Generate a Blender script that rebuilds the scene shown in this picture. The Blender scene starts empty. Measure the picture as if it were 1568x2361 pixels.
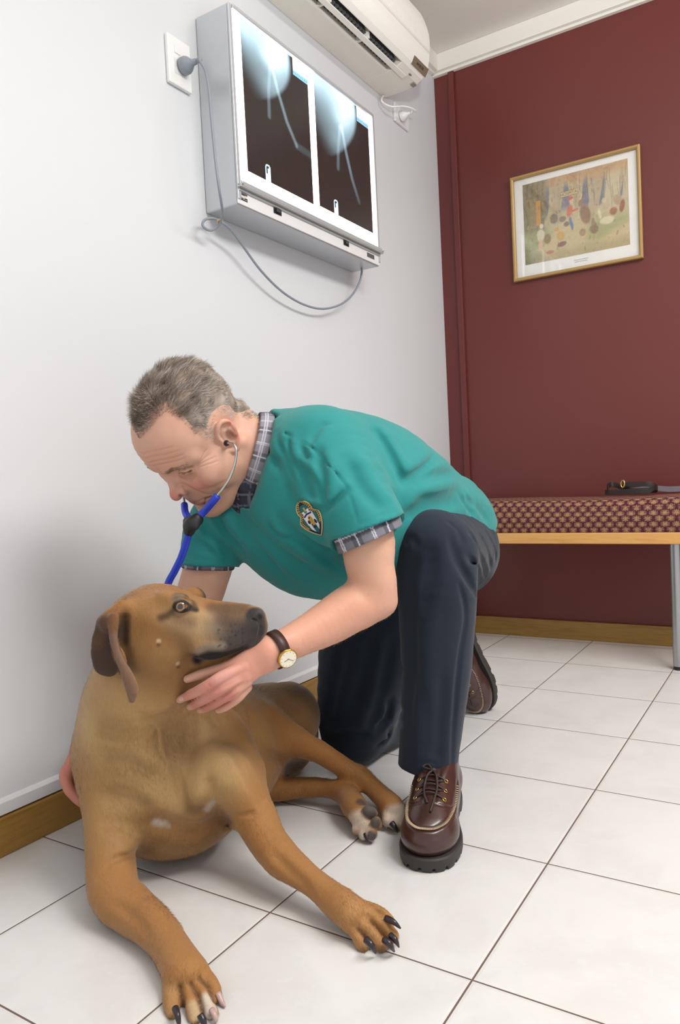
import bpy, bmesh, math, random
import numpy as np
from mathutils import Vector, Matrix, noise as mnoise
random.seed(7); RNG = np.random.default_rng(11)
sc = bpy.context.scene
COL = sc.collection

# ------------------------------------------------------------------ camera model (surveyed from the tile grid)
IW, IH, FPX = 1568, 2361, 1724.76
CAM = np.array([1.2764, -2.9084, 0.6556]); YAW, PITCH, ROLL = 0.5628, -0.0413, -0.0490
def _basis():
    cy, sy, cp, sp = math.cos(YAW), math.sin(YAW), math.cos(PITCH), math.sin(PITCH)
    f = np.array([-sy*cp, cy*cp, sp]); r = np.array([cy, sy, 0.0]); u = np.cross(r, f)
    return (math.cos(ROLL)*r + math.sin(ROLL)*u, -math.sin(ROLL)*r + math.cos(ROLL)*u, f)
RT, UP, FW = _basis()
def P(u, v, d):
    """survey: the world point seen at (u, v) at distance d along the optical axis"""
    return CAM + d*((u-IW/2)/FPX*RT - (v-IH/2)/FPX*UP + FW)
def V(u, v, d, r):
    return np.append(P(u, v, d), r*d/FPX)
def on(u, v, ax, val):
    q = P(u, v, 1.0) - CAM; return CAM + q*(val-CAM[ax])/q[ax]
def floor_at(u, v, z=0.0): return on(u, v, 2, z)
def dep(p): return float((np.asarray(p)[:3]-CAM) @ FW)

# ------------------------------------------------------------------ colour, materials
def lin(c):
    if isinstance(c, str):
        c = tuple(int(c[i:i+2], 16)/255 for i in (0, 2, 4))
    return tuple((x/12.92 if x <= 0.04045 else ((x+0.055)/1.055)**2.4) for x in c)
class NT:
    def __init__(s, name):
        s.m = bpy.data.materials.new(name); s.m.use_nodes = True
        s.t = s.m.node_tree; s.t.nodes.clear()
        s.out = s.n('ShaderNodeOutputMaterial'); s.b = s.n('ShaderNodeBsdfPrincipled')
        s.l(s.b.outputs[0], s.out.inputs[0])
    def n(s, t, **kw):
        o = s.t.nodes.new(t)
        for k, v in kw.items(): setattr(o, k, v)
        return o
    def l(s, a, b): s.t.links.new(a, b)
    def val(s, node, **kw):
        for k, v in kw.items(): node.inputs[k.replace('_', ' ')].default_value = v
        return node
    def coord(s, kind='Object', scale=(1, 1, 1), rot=(0, 0, 0)):
        tc = s.n('ShaderNodeTexCoord'); mp = s.n('ShaderNodeMapping')
        mp.inputs['Scale'].default_value = scale; mp.inputs['Rotation'].default_value = rot
        s.l(tc.outputs[kind], mp.inputs[0]); return mp.outputs[0]
    def noise(s, scale, detail=3, rough=0.5, vec=None, dist=0.0):
        q = s.n('ShaderNodeTexNoise'); q.inputs['Scale'].default_value = scale
        q.inputs['Detail'].default_value = detail; q.inputs['Roughness'].default_value = rough
        q.inputs['Distortion'].default_value = dist
        s.l(vec if vec is not None else s.coord(), q.inputs['Vector']); return q.outputs['Fac']
    def ramp(s, fac, stops, interp='LINEAR'):
        r = s.n('ShaderNodeValToRGB'); r.color_ramp.interpolation = interp
        e = r.color_ramp.elements
        while len(e) < len(stops): e.new(0.5)
        for i, (p, c) in enumerate(stops):
            e[i].position = p; e[i].color = (*c, 1) if len(c) == 3 else c
        s.l(fac, r.inputs[0]); return r.outputs[0]
    def mix(s, fac, a, b, mode='MIX'):
        q = s.n('ShaderNodeMix', data_type='RGBA', blend_type=mode)
        for sock, v in ((q.inputs[0], fac), (q.inputs[6], a), (q.inputs[7], b)):
            if hasattr(v, 'is_linked'): s.l(v, sock)
            elif isinstance(v, (int, float)): sock.default_value = v
            else: sock.default_value = (*v, 1)
        return q.outputs[2]
    def math(s, op, a, b=0.0, c=0.0):
        q = s.n('ShaderNodeMath', operation=op)
        for i, v in enumerate((a, b, c)):
            if hasattr(v, 'is_linked'): s.l(v, q.inputs[i])
            else: q.inputs[i].default_value = v
        return q.outputs[0]
    def bump(s, h, strength=0.2, dist=0.002, prev=None):
        q = s.n('ShaderNodeBump'); q.inputs['Strength'].default_value = strength
        q.inputs['Distance'].default_value = dist; s.l(h, q.inputs['Height'])
        if prev is not None: s.l(prev, q.inputs['Normal'])
        s.l(q.outputs[0], s.b.inputs['Normal']); return q.outputs[0]
    def col(s, c):
        i = s.b.inputs['Base Color']
        if hasattr(c, 'is_linked'): s.l(c, i)
        else: i.default_value = (*c, 1)
    def set(s, **kw):
        for k, v in kw.items(): s.b.inputs[k.replace('_', ' ')].default_value = v
        return s
def simple(name, c, rough=0.5, metal=0.0, var=0.06, scale=30, bump=0.0, bscale=200, spec=0.5, bdist=0.001):
    t = NT(name); c = lin(c)
    f = t.noise(scale, 3)
    t.col(t.mix(f, tuple(x*(1-var) for x in c), tuple(min(1, x*(1+var)) for x in c)))
    t.set(Roughness=rough, Metallic=metal, Specular_IOR_Level=spec)
    if bump: t.bump(t.noise(bscale, 2), bump, bdist)
    return t.m

# ------------------------------------------------------------------ objects
def link(name, me, mat=None, parent=None, smooth=True):
    o = bpy.data.objects.new(name, me); COL.objects.link(o)
    if mat is not None:
        me.materials.clear()
        for m in (mat if isinstance(mat, (list, tuple)) else [mat]): me.materials.append(m)
    if parent is not None:
        o.parent = parent; o.matrix_parent_inverse = Matrix.Identity(4)
        root = parent
        while root.parent is not None: root = root.parent
        me.transform(Matrix.Translation(-root.location))
    if smooth: me.polygons.foreach_set('use_smooth', [True]*len(me.polygons))
    me.update(); return o
def thing(name, label, cat, loc=(0, 0, 0), group=None):
    o = bpy.data.objects.new(name, None); COL.objects.link(o); o.location = loc; o.empty_display_size = 0.05
    o['label'] = label; o['category'] = cat
    if group: o['group'] = group
    return o
def tag(o, label, cat, group=None):
    o['label'] = label; o['category'] = cat
    if group: o['group'] = group
    return o
def structure(o): o['kind'] = 'structure'; return o

class MB:
    """collects shapes into ONE mesh, world coordinates"""
    def __init__(s): s.v = []; s.f = []; s.mi = []
    def add(s, vs, fs, mi=0):
        b = len(s.v); s.v += [tuple(float(c) for c in p) for p in vs]; s.f += [tuple(b+i for i in f) for f in fs]; s.mi += [mi]*len(fs); return s
    def box(s, lo, hi, mi=0, M=None):
        x0, y0, z0 = lo; x1, y1, z1 = hi
        vs = [(x0,y0,z0),(x1,y0,z0),(x1,y1,z0),(x0,y1,z0),(x0,y0,z1),(x1,y0,z1),(x1,y1,z1),(x0,y1,z1)]
        if M is not None: vs = [M @ Vector(p) for p in vs]
        return s.add(vs, [(0,3,2,1),(4,5,6,7),(0,1,5,4),(1,2,6,5),(2,3,7,6),(3,0,4,7)], mi)
    def tube(s, pts, r, n=10, mi=0, cap=True, flat=None, close=False):
        pts = [np.asarray(p, float) for p in pts]; m = len(pts)
        rs = r if hasattr(r, '__len__') else [r]*m
        tang = [(pts[(i+1) % m if close else min(i+1, m-1)]-pts[(i-1) if close else max(i-1, 0)]) for i in range(m)]
        tang = [t/(np.linalg.norm(t)+1e-12) for t in tang]
        ref = np.array([0, 0, 1.0]) if abs(tang[0][2]) < 0.9 else np.array([1.0, 0, 0])
        if flat is not None: ref = np.asarray(flat[0], float)
        vs = []; a = np.cross(tang[0], ref); a /= np.linalg.norm(a)
        for i in range(m):
            t = tang[i]
            if flat is not None: a = np.cross(t, ref)
            else: a = a - t*(a @ t)
            a /= np.linalg.norm(a)+1e-12; b = np.cross(t, a)
            for k in range(n):
                an = 2*math.pi*k/n
                wa, wb = (1, 1) if flat is None else (flat[1], flat[2])
                vs.append(pts[i]+rs[i]*(wa*math.cos(an)*a+wb*math.sin(an)*b))
        fs = []
        for i in range(m if close else m-1):
            for k in range(n):
                j = (i+1) % m
                fs.append((i*n+k, i*n+(k+1) % n, j*n+(k+1) % n, j*n+k))
        if cap and not close: fs += [tuple(range(n-1, -1, -1)), tuple(range((m-1)*n, m*n))]
        return s.add(vs, fs, mi)
    def strap(s, pts, wdir, w, th, mi=0):
        """flat band: wdir width direction (one or per-point), w width, th thickness"""
        pts = [np.asarray(p, float) for p in pts]; m = len(pts); vs = []
        for i in range(m):
            t = pts[min(i+1, m-1)]-pts[max(i-1, 0)]; t /= np.linalg.norm(t)
            wd = np.asarray(wdir[i] if isinstance(wdir, list) else wdir, float); wd = wd-t*(wd@t); wd /= np.linalg.norm(wd); nn = np.cross(t, wd)
            for a, b in ((-1, -1), (1, -1), (1, 1), (-1, 1)): vs.append(pts[i]+wd*a*w/2+nn*b*th/2)
        fs = [(i*4+k, i*4+(k+1) % 4, i*4+4+(k+1) % 4, i*4+4+k) for i in range(m-1) for k in range(4)]
        fs += [(3, 2, 1, 0), tuple(range(m*4-4, m*4))]
        return s.add(vs, fs, mi)
    def lathe(s, c, axis, prof, n=24, mi=0):
        ax = np.asarray(axis, float); ax /= np.linalg.norm(ax)
        r0 = np.array([0, 0, 1.0]) if abs(ax[2]) < 0.9 else np.array([1.0, 0, 0])
        a = np.cross(ax, r0); a /= np.linalg.norm(a); b = np.cross(ax, a); vs = []
        for (r, h) in prof:
            for k in range(n):
                an = 2*math.pi*k/n; vs.append(np.asarray(c)+ax*h+max(r, 1e-5)*(math.cos(an)*a+math.sin(an)*b))
        fs = [(i*n+k, i*n+(k+1) % n, (i+1)*n+(k+1) % n, (i+1)*n+k) for i in range(len(prof)-1) for k in range(n)]
        fs += [tuple(range(n-1, -1, -1)), tuple(range((len(prof)-1)*n, len(prof)*n))]
        return s.add(vs, fs, mi)
    def prism(s, poly, ax, lo, hi, mi=0):
        """polygon (list of 2D) extruded along axis ax from lo to hi; 2D coords fill the other axes in order"""
        def mk(p, h):
            q = list(p); q.insert(ax, h); return q
        n = len(poly); vs = [mk(p, lo) for p in poly]+[mk(p, hi) for p in poly]
        fs = [(i, (i+1) % n, n+(i+1) % n, n+i) for i in range(n)]+[tuple(range(n-1, -1, -1)), tuple(range(n, 2*n))]
        return s.add(vs, fs, mi)
    def build(s, name, mat, parent=None, bevel=0.0, smooth=False, seg=2):
        me = bpy.data.meshes.new(name); me.from_pydata(s.v, [], s.f)
        bm = bmesh.new(); bm.from_mesh(me); bmesh.ops.recalc_face_normals(bm, faces=bm.faces); bm.to_mesh(me); bm.free()
        if any(s.mi): me.polygons.foreach_set('material_index', s.mi)
        o = link(name, me, mat, parent, smooth)
        if bevel:
            b = o.modifiers.new('bevel', 'BEVEL'); b.width = bevel; b.segments = seg; b.limit_method = 'ANGLE'; b.angle_limit = 0.6
            b.harden_normals = False
        return o
def spline(pts, n=8):
    """Catmull-Rom through points (any dimension)"""
    p = [np.asarray(q, float) for q in pts]; p = [2*p[0]-p[1]]+p+[2*p[-1]-p[-2]]; out = []
    for i in range(1, len(p)-2):
        for k in range(n):
            t = k/n; a, b, c, d = p[i-1:i+3]
            out.append(0.5*((2*b)+(c-a)*t+(2*a-5*b+4*c-d)*t*t+(3*b-a-3*c+d)*t**3))
    return out+[p[-2]]

# ------------------------------------------------------------------ implicit modelling: smooth blends of shapes, meshed by surface nets
f4 = np.float32
def smin(a, b, k):
    if k <= 0: return np.minimum(a, b)
    h = np.maximum(k-np.abs(a-b), 0)/k
    return np.minimum(a, b)-h*h*k*0.25
def nvec(P_, s, seed=0):
    """cheap smooth pseudo-noise in about [-1, 1]"""
    x, y, z = (P_*s).T; o = seed*1.7
    return (np.sin(x*1.0+1.3*np.sin(y*1.1+o)+o)+np.sin(y*1.2+1.2*np.sin(z*0.9+o*2)+o*3)+np.sin(z*1.1+1.4*np.sin(x*0.8-o)+o*5))/3
class SDF:
    def __init__(s): s.p = []
    def _add(s, fn, c, rad, op, k): s.p.append((fn, np.asarray(c, f4), float(rad), op, float(k))); return s
    def cap(s, a, b, op='u', k=0.02, sq=None):
        a = np.asarray(a, f4); b = np.asarray(b, f4); ra, rb = a[3], b[3]; a3, b3 = a[:3], b[:3]; m = 1.0
        if sq is not None:
            n = np.asarray(sq[0], f4); n = n/np.linalg.norm(n); q = f4(1/sq[1]-1); m = f4(min(1.0, sq[1]))
        def fn(X):
            p = X-a3; ba = b3-a3
            if sq is not None:
                p = p+np.outer(p@n, n)*q; ba = ba+(ba@n)*n*q
            h = np.clip((p@ba)/(ba@ba+1e-12), 0, 1)
            return (np.linalg.norm(p-h[:, None]*ba, axis=1)-(ra+(rb-ra)*h))*m
        g = max(1.0, sq[1]) if sq is not None else 1.0
        return s._add(fn, (a3+b3)/2, np.linalg.norm(b3-a3)/2+max(ra, rb)*g, op, k)
    def chain(s, pts, op='u', k=0.02, sq=None, n=4, smooth=True):
        """one tapering limb through (x, y, z, r) points, blended into the rest with k"""
        if len(pts) == 2 or not smooth: q = [np.asarray(p, float) for p in pts]
        else: q = spline(pts, n)
        Q = np.asarray(q, f4); m = f4(1.0); g = 1.0
        C3 = Q[:, :3].copy(); R4 = Q[:, 3].copy()
        if sq is not None:
            nn = np.asarray(sq[0], f4); nn = nn/np.linalg.norm(nn); qf = f4(1/sq[1]-1); m = f4(min(1.0, sq[1])); g = max(1.0, sq[1]); o = C3[0].copy()
            C3 = C3+np.outer((C3-o)@nn, nn)*qf
        def fn(X):
            if sq is not None: X = X+np.outer((X-o)@nn, nn)*qf
            best = None
            for i in range(len(C3)-1):
                a, ba = C3[i], C3[i+1]-C3[i]; p = X-a
                h = np.clip((p@ba)/(ba@ba+f4(1e-12)), 0, 1); p = p-h[:, None]*ba
                d = np.sqrt(np.einsum('ij,ij->i', p, p))-(R4[i]+(R4[i+1]-R4[i])*h)
                best = d if best is None else np.minimum(best, d)
            return best*m
        c = (Q[:, :3].max(0)+Q[:, :3].min(0))/2
        return s._add(fn, c, (np.linalg.norm(Q[:, :3]-c, axis=1)+Q[:, 3]*g).max(), op, k)
    def ell(s, c, r, ax=None, op='u', k=0.02):
        c = np.asarray(c, f4)[:3]; r = np.asarray(r, f4); A = np.eye(3, dtype=f4) if ax is None else np.asarray(ax, f4)
        def fn(X):
            q = (X-c)@A.T; k0 = np.linalg.norm(q/r, axis=1); k1 = np.linalg.norm(q/(r*r), axis=1)+1e-9
            return k0*(k0-1)/k1
        return s._add(fn, c, r.max(), op, k)
    def E(s, u, v, d, a, b, c, ang=0.0, op='u', k=0.02, tilt=0.0):
        """ellipsoid by surveyed outline: half axes a, b (in px at that distance; a turned ang degrees clockwise) and c along the line of sight"""
        t = math.radians(ang); A = math.cos(t)*RT-math.sin(t)*UP; B = -math.sin(t)*RT-math.cos(t)*UP
        tl = math.radians(tilt); A2 = math.cos(tl)*A+math.sin(tl)*FW; C2 = -math.sin(tl)*A+math.cos(tl)*FW
        m = d/FPX
        return s.ell(P(u, v, d), (a*m, b*m, c*m), np.array([A2, B, C2]), op, k)
    def plane(s, pt, n, k=0.0):
        """keep the side opposite to n"""
        pt = np.asarray(pt, f4); n = np.asarray(n, f4); n = n/np.linalg.norm(n)
        return s._add(lambda X: (X-pt)@n, pt, 1e6, 'i', k)
    def crease(s, pts, w, depth):
        """soft groove (depth > 0) or ridge (depth < 0) along a polyline"""
        Q = np.asarray([q[:3] for q in pts], f4)
        def fn(X):
            best = np.full(len(X), 1e3, f4); L = len(Q)-1; tt = np.zeros(len(X), f4)
            for i in range(L):
                a, ba = Q[i], Q[i+1]-Q[i]; p = X-a
                h = np.clip((p@ba)/(ba@ba+1e-12), 0, 1); e = np.linalg.norm(p-h[:, None]*ba, axis=1)
                m = e < best; best = np.where(m, e, best); tt = np.where(m, (i+h)/L, tt)
            return depth*np.exp(-(best/w)**2)*np.minimum(1, 4*np.minimum(tt+0.08, 1.08-tt))
        c = Q.mean(0); return s._add(fn, c, np.linalg.norm(Q-c, axis=1).max()+3*w, 'd', 0)
    def field(s, fn, c, rad): return s._add(fn, c, rad, 'd', 0)
    def _apply(s, d, sub, di, op, k):
        cur = d[sub]
        if op == 'u': cur = smin(cur, di, k)
        elif op == 's': cur = -smin(-cur, di, k)
        elif op == 'i': cur = -smin(-cur, -di, k)
        elif op == 'd': cur = cur+di
        d[sub] = cur
    def at(s, X, pad=0.03):
        X = np.asarray(X, f4); d = np.full(len(X), 1.0, f4)
        for fn, c, rad, op, k in s.p:
            if rad > 1e5: s._apply(d, slice(None), fn(X), op, k); continue
            sub = np.nonzero(((X-c)**2).sum(1) < (rad+k+pad)**2)[0]
            if len(sub): s._apply(d, sub, fn(X[sub]), op, k)
        return d
    def mesh(s, vox, lo=None, hi=None, refine=None, newton=2):
        us = [(c, r) for fn, c, r, op, k in s.p if op == 'u']
        if lo is None: lo = np.min([c-r for c, r in us], 0)-0.02
        if hi is None: hi = np.max([c+r for c, r in us], 0)+0.02
        lo = np.asarray(lo, f4); B = 8
        nb = np.ceil((np.asarray(hi)-lo)/(vox*B)).astype(int)
        def centres(ids, size): return lo+(ids+0.5)*size
        # coarse then fine block culling
        n2 = np.ceil(nb/2).astype(int)
        ids = np.stack(np.meshgrid(*[np.arange(n) for n in n2], indexing='ij'), -1).reshape(-1, 3)
        h = vox*B*2*0.87
        keep = np.abs(s.at(centres(ids, vox*B*2), pad=h*2)) < h*1.5+0.012
        ids = ids[keep]
        ids = (ids[:, None]*2+np.array([(i, j, k) for i in (0, 1) for j in (0, 1) for k in (0, 1)])[None]).reshape(-1, 3)
        h = vox*B*0.87
        ids = ids[np.abs(s.at(centres(ids, vox*B), pad=h*2)) < h*1.5+0.008]
        g = np.stack(np.meshgrid(*[np.arange(B+1)]*3, indexing='ij'), -1).reshape(-1, 3)
        nbk = len(ids); NPT = (B+1)**3
        bc = centres(ids, vox*B).astype(f4)
        D = np.full((nbk, NPT), 1.0, f4); off = (g*vox).astype(f4); base = (lo+ids*B*vox).astype(f4)
        for fn, c, rad, op, k in s.p:
            sub = np.arange(nbk) if rad > 1e5 else np.nonzero(((bc-c)**2).sum(1) < (rad+k+h+0.012)**2)[0]
            for q in range(0, len(sub), 2000):
                ss = sub[q:q+2000]; X = (base[ss][:, None]+off[None]).reshape(-1, 3)
                s._apply(D, ss, fn(X).reshape(len(ss), NPT), op, k)
        D = D.reshape(nbk, B+1, B+1, B+1); S = D < 0
        # cells with a sign change
        c8 = [(i, j, k) for i in (0, 1) for j in (0, 1) for k in (0, 1)]
        cnt = sum(S[:, i:B+i, j:B+j, k:B+k].astype(np.int8) for i, j, k in c8)
        bi, ci, cj, ck = np.nonzero((cnt > 0) & (cnt < 8))
        gc = ids[bi]*B+np.stack([ci, cj, ck], 1); dims = (nb+3)*B
        key = lambda q: (q[..., 0].astype(np.int64)*dims[1]+q[..., 1])*dims[2]+q[..., 2]
        kk = key(gc)
        cv = {o: D[bi, ci+o[0], cj+o[1], ck+o[2]] for o in c8}
        num = np.zeros((len(bi), 3)); den = np.zeros(len(bi))
        for a in c8:
            for ax in range(3):
                if a[ax]: continue
                b = list(a); b[ax] = 1; va, vb = cv[a], cv[tuple(b)]; m = (va < 0) != (vb < 0)
                t = np.where(m, va/(va-vb+1e-20), 0); e = np.zeros((len(bi), 3)); e[:] = a; e[:, ax] += t
                num += e*m[:, None]; den += m
        verts = lo+(gc+num/np.maximum(den, 1)[:, None])*vox
        order = np.argsort(kk); ks = kk[order]
        quads = []
        for ax in range(3):
            o1, o2 = [(1, 2), (2, 0), (0, 1)][ax]
            A = S[:, :B, :B, :B]; sh = [0, 0, 0]; sh[ax] = 1
            Bq = S[:, sh[0]:B+sh[0], sh[1]:B+sh[1], sh[2]:B+sh[2]]
            e = np.nonzero(A != Bq); gcell = ids[e[0]]*B+np.stack(e[1:], 1); flip = A[e]
            cells = []
            for da, db in ((0, 0), (1, 0), (1, 1), (0, 1)):
                q = gcell.copy(); q[:, o1] -= da; q[:, o2] -= db; cells.append(key(q))
            cells = np.stack(cells, 1); pos = np.clip(np.searchsorted(ks, cells), 0, len(ks)-1)
            ok = (ks[pos] == cells).all(1); qd = order[pos][ok]; fl = flip[ok]
            qd[~fl] = qd[~fl][:, ::-1]; quads.append(qd)
        quads = np.concatenate(quads)
        me = bpy.data.meshes.new('m')
        me.vertices.add(len(verts)); me.vertices.foreach_set('co', verts.astype(f4).ravel())
        me.loops.add(quads.size); me.loops.foreach_set('vertex_index', quads.astype(np.int32).ravel())
        me.polygons.add(len(quads)); me.polygons.foreach_set('loop_start', np.arange(0, quads.size, 4, dtype=np.int32))
        me.update(calc_edges=True); me.validate()
        if refine is not None:
            for reg in (refine if isinstance(refine, list) else [refine]):
                X = s.co(me); msk = reg(X)
                bm = bmesh.new(); bm.from_mesh(me); bm.verts.ensure_lookup_table()
                ed = [e for e in bm.edges if msk[e.verts[0].index] and msk[e.verts[1].index]]
                bmesh.ops.subdivide_edges(bm, edges=ed, cuts=1, use_grid_fill=True)
                bm.to_mesh(me); bm.free()
        X = s.co(me)
        for _ in range(newton):
            d = s.at(X); G = s.grad(X); g2 = (G*G).sum(1)+1e-6
            step = np.clip(d/g2, -vox, vox); X = X-G*step[:, None]
        me.vertices.foreach_set('co', X.astype(f4).ravel()); me.update()
        return me
    def hit(s, uv, d0=0.75, off=0.0):
        """where the sight lines through (u, v) first meet the surface"""
        uv = np.atleast_2d(np.asarray(uv, float)); D = ((uv[:, :1]-IW/2)/FPX*RT-(uv[:, 1:2]-IH/2)/FPX*UP+FW); L = np.linalg.norm(D, axis=1)
        t = np.full(len(uv), d0); bt = t.copy(); bd = np.full(len(uv), 9.0)
        for _ in range(90):
            d = s.at((CAM+D*t[:, None]).astype(f4), 0.06); m = np.abs(d) < bd; bd = np.where(m, np.abs(d), bd); bt = np.where(m, t, bt)
            t = t+np.clip(d, -0.02, 0.05)*0.7/L*(t < 2.6)
        X = CAM+D*bt[:, None]
        if off:
            g = s.grad(X.astype(f4)); X = X+off*g/(np.linalg.norm(g, axis=1, keepdims=True)+1e-6)
        return X
    def lines(s, items):
        """several soft creases given on the visible surface: (points, width, depth)"""
        H = s.hit([p for it in items for p in it[0]]); i = 0; out = []
        for pts, w, dp in items: out.append((H[i:i+len(pts)], w, dp)); i += len(pts)
        for pts, w, dp in out: s.crease(spline(pts, 4) if len(pts) > 2 else pts, w, dp)
        return s
    def grad(s, X, e=0.0006):
        ks = np.array([(1, -1, -1), (-1, -1, 1), (-1, 1, -1), (1, 1, 1)], f4); G = np.zeros((len(X), 3), f4)
        for k in ks: G += k*s.at(X+k*e)[:, None]
        return G/(4*e)
    @staticmethod
    def co(me):
        a = np.empty(len(me.vertices)*3, f4); me.vertices.foreach_get('co', a); return a.reshape(-1, 3)
def sstep(a, b, x):
    t = np.clip((x-a)/(b-a), 0, 1); return t*t*(3-2*t)
def segdist(X, pts):
    best = np.full(len(X), 1e3)
    for i in range(max(1, len(pts)-1)):
        a = np.asarray(pts[i])[:3]; b = np.asarray(pts[min(i+1, len(pts)-1)])[:3]; ba = b-a; p = X-a
        h = np.clip((p@ba)/(ba@ba+1e-12), 0, 1); best = np.minimum(best, np.linalg.norm(p-h[:, None]*ba, axis=1))
    return best
class Paint:
    def __init__(s, X, base): s.X = X; s.c = np.tile(np.array(lin(base)), (len(X), 1))
    def dab(s, pts, r, col, soft=0.5, amt=1.0, wob=0.0, ws=60):
        """local coat / skin colour around a polyline"""
        d = segdist(s.X, pts)
        if wob: d = d+wob*nvec(s.X, ws, 3)
        w = amt*(1-sstep(r*(1-soft), r*(1+soft), d)); s.c = s.c*(1-w[:, None])+np.array(lin(col))*w[:, None]; return s
    def on(s, sdf, items):
        """coat / skin markings given on the visible surface: (points, radius m, colour, softness, amount[, wobble])"""
        H = sdf.hit([p for it in items for p in it[0]]); i = 0
        for it in items: s.dab(list(H[i:i+len(it[0])]), *it[1:]); i += len(it[0])
        return s
    def mask(s, w, col): s.c = s.c*(1-w[:, None])+np.array(lin(col))*w[:, None]; return s
    def store(s, me):
        a = me.color_attributes.new('Col', 'FLOAT_COLOR', 'POINT')
        a.data.foreach_set('color', np.hstack([s.c, np.ones((len(s.c), 1))]).astype(f4).ravel())
# ================================================================== the setting
T = 0.33; XA = 0.8917; YB = 0.3828
def m_wall(name, c, rough, var, spec=0.5, bump=0.05):
    t = NT(name); c = lin(c); f = t.noise(1.3, 4, vec=t.coord())
    t.col(t.mix(f, tuple(x*(1-var) for x in c), tuple(min(1, x*(1+var)) for x in c)))
    t.set(Roughness=rough, Specular_IOR_Level=spec); t.bump(t.noise(420, 2), bump, 0.0006); return t.m
M_WHITE = m_wall('wall_paint_pale_grey', 'dcdee1', 0.5, 0.015, 0.3)
M_RED = m_wall('wall_paint_burgundy', '6a2f2b', 0.34, 0.03, 0.5)
M_CEIL = m_wall('ceiling_paint', 'dcd6ce', 0.8, 0.01)
M_CREAM = simple('cornice_paint', 'e9e5da', 0.5, var=0.02)
M_SKIRT = simple('skirting_grey_white', 'e3e4e6', 0.4, var=0.02)
def m_tiles():
    t = NT('floor_tiles'); tc = t.n('ShaderNodeTexCoord'); sp = t.n('ShaderNodeSeparateXYZ'); t.l(tc.outputs['Object'], sp.inputs[0])
    def line(sock, off):
        a = t.math('ADD', sock, off); a = t.math('DIVIDE', a, T); a = t.math('FRACT', a); a = t.math('SUBTRACT', a, 0.5); a = t.math('ABSOLUTE', a)
        return t.math('SUBTRACT', 0.5, a)
    gx = line(sp.outputs[0], -XA+10*T); gy = line(sp.outputs[1], YB+20*T)
    g = t.math('MINIMUM', gx, gy)
    grout = t.math('LESS_THAN', g, 0.0042)
    edge = t.math('MINIMUM', t.math('MULTIPLY', g, 60.0), 1.0)
    n1 = t.noise(7, 6, 0.62, dist=0.6); n2 = t.noise(38, 5, 0.6); n3 = t.noise(160, 2)
    base = t.ramp(n1, [(0.32, lin('d1cfcd')), (0.55, lin('d9d8d6')), (0.8, lin('dcdbd9'))])
    base = t.mix(t.math('MULTIPLY', t.math('GREATER_THAN', n2, 0.60), 0.35), base, lin('d9dadc'))
    base = t.mix(t.math('MULTIPLY', n3, 0.12), base, lin('d8d6d4'))
    t.col(t.mix(grout, base, lin('6a5850')))
    r = t.mix(grout, (0.3, 0.3, 0.3), (0.9, 0.9, 0.9)); t.l(r, t.b.inputs['Roughness'])
    t.set(Specular_IOR_Level=0.45)
    b1 = t.bump(t.noise(60, 4), 0.12, 0.001)
    t.bump(edge, 0.5, 0.0015, b1); return t.m
def m_wood(name, c1, c2, axis=0, scale=1.0, rough=0.4):
    t = NT(name); sc_ = [14*scale]*3; sc_[axis] = 1.1*scale
    v = t.coord(scale=tuple(sc_)); f = t.noise(3.2, 5, 0.6, vec=v, dist=0.9); f2 = t.noise(30, 2, vec=v)
    t.col(t.mix(t.math('MULTIPLY', f2, 0.35), t.ramp(f, [(0.3, lin(c1)), (0.55, lin(c2)), (0.75, lin(c1))]), lin(c1)))
    t.set(Roughness=rough); t.bump(f2, 0.05, 0.0005); return t.m
RX, RY, HC = 3.1, -4.6, 2.36
o = structure(MB().box((0, RY, -0.05), (RX, 0, 0)).build('floor', m_tiles()))
structure(MB().box((-0.1, RY, -0.05), (0, 0.1, HC+0.1)).build('wall_left', M_WHITE))
structure(MB().box((0, 0, -0.05), (RX, 0.1, HC+0.1)).build('wall_back', M_RED))
structure(MB().box((0, RY, HC), (RX, 0, HC+0.1)).build('ceiling', M_CEIL))
structure(MB().box((0.066, -0.014, 0.07), (0.090, 0.002, 2.318)).build('trim_1', M_RED, bevel=0.002)).update_tag()
# cornice: cream board with a thin bead below
structure(MB().box((0.0, -0.032, 2.294), (RX, 0.001, HC)).box((0.0, -0.018, 2.283), (RX, 0.001, 2.2938)).build('trim_2', M_CREAM, bevel=0.002))
structure(MB().box((-0.001, RY, 2.294), (0.032, -0.0321, HC)).box((-0.001, RY, 2.283), (0.018, -0.0325, 2.2938)).build('trim_3', M_CREAM, bevel=0.002))
M_SK = m_wood('skirting_varnished', '8f6a2c', 'ab8240', 1, 1.6, 0.35); M_SKX = m_wood('skirting_back_varnished', '8a6530', 'a4803f', 0, 1.6, 0.35)
structure(MB().box((-0.001, RY, 0), (0.016, -0.0001, 0.071)).build('baseboard_left', M_SK, bevel=0.0025))
structure(MB().box((0.0161, -0.016, 0), (RX, 0.001, 0.071)).build('baseboard_back', M_SKX, bevel=0.0025))
structure(MB().prism([(-0.001, 0.0745), (0.011, 0.0745), (0.011, 0.096), (0.004, 0.102), (-0.001, 0.102)], 1, RY, -0.0005).build('trim_4', M_SKIRT)) if False else None
mb = MB(); prof = [(-0.001, 0.0745), (0.011, 0.0745), (0.011, 0.096), (0.004, 0.102), (-0.001, 0.102)]
mb.add([(x, y, z) for y in (RY, -0.0005) for x, z in prof], [(i, (i+1) % 5, 5+(i+1) % 5, 5+i) for i in range(5)]+[(4, 3, 2, 1, 0), (5, 6, 7, 8, 9)])
structure(mb.build('trim_4', M_SKIRT))

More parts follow.
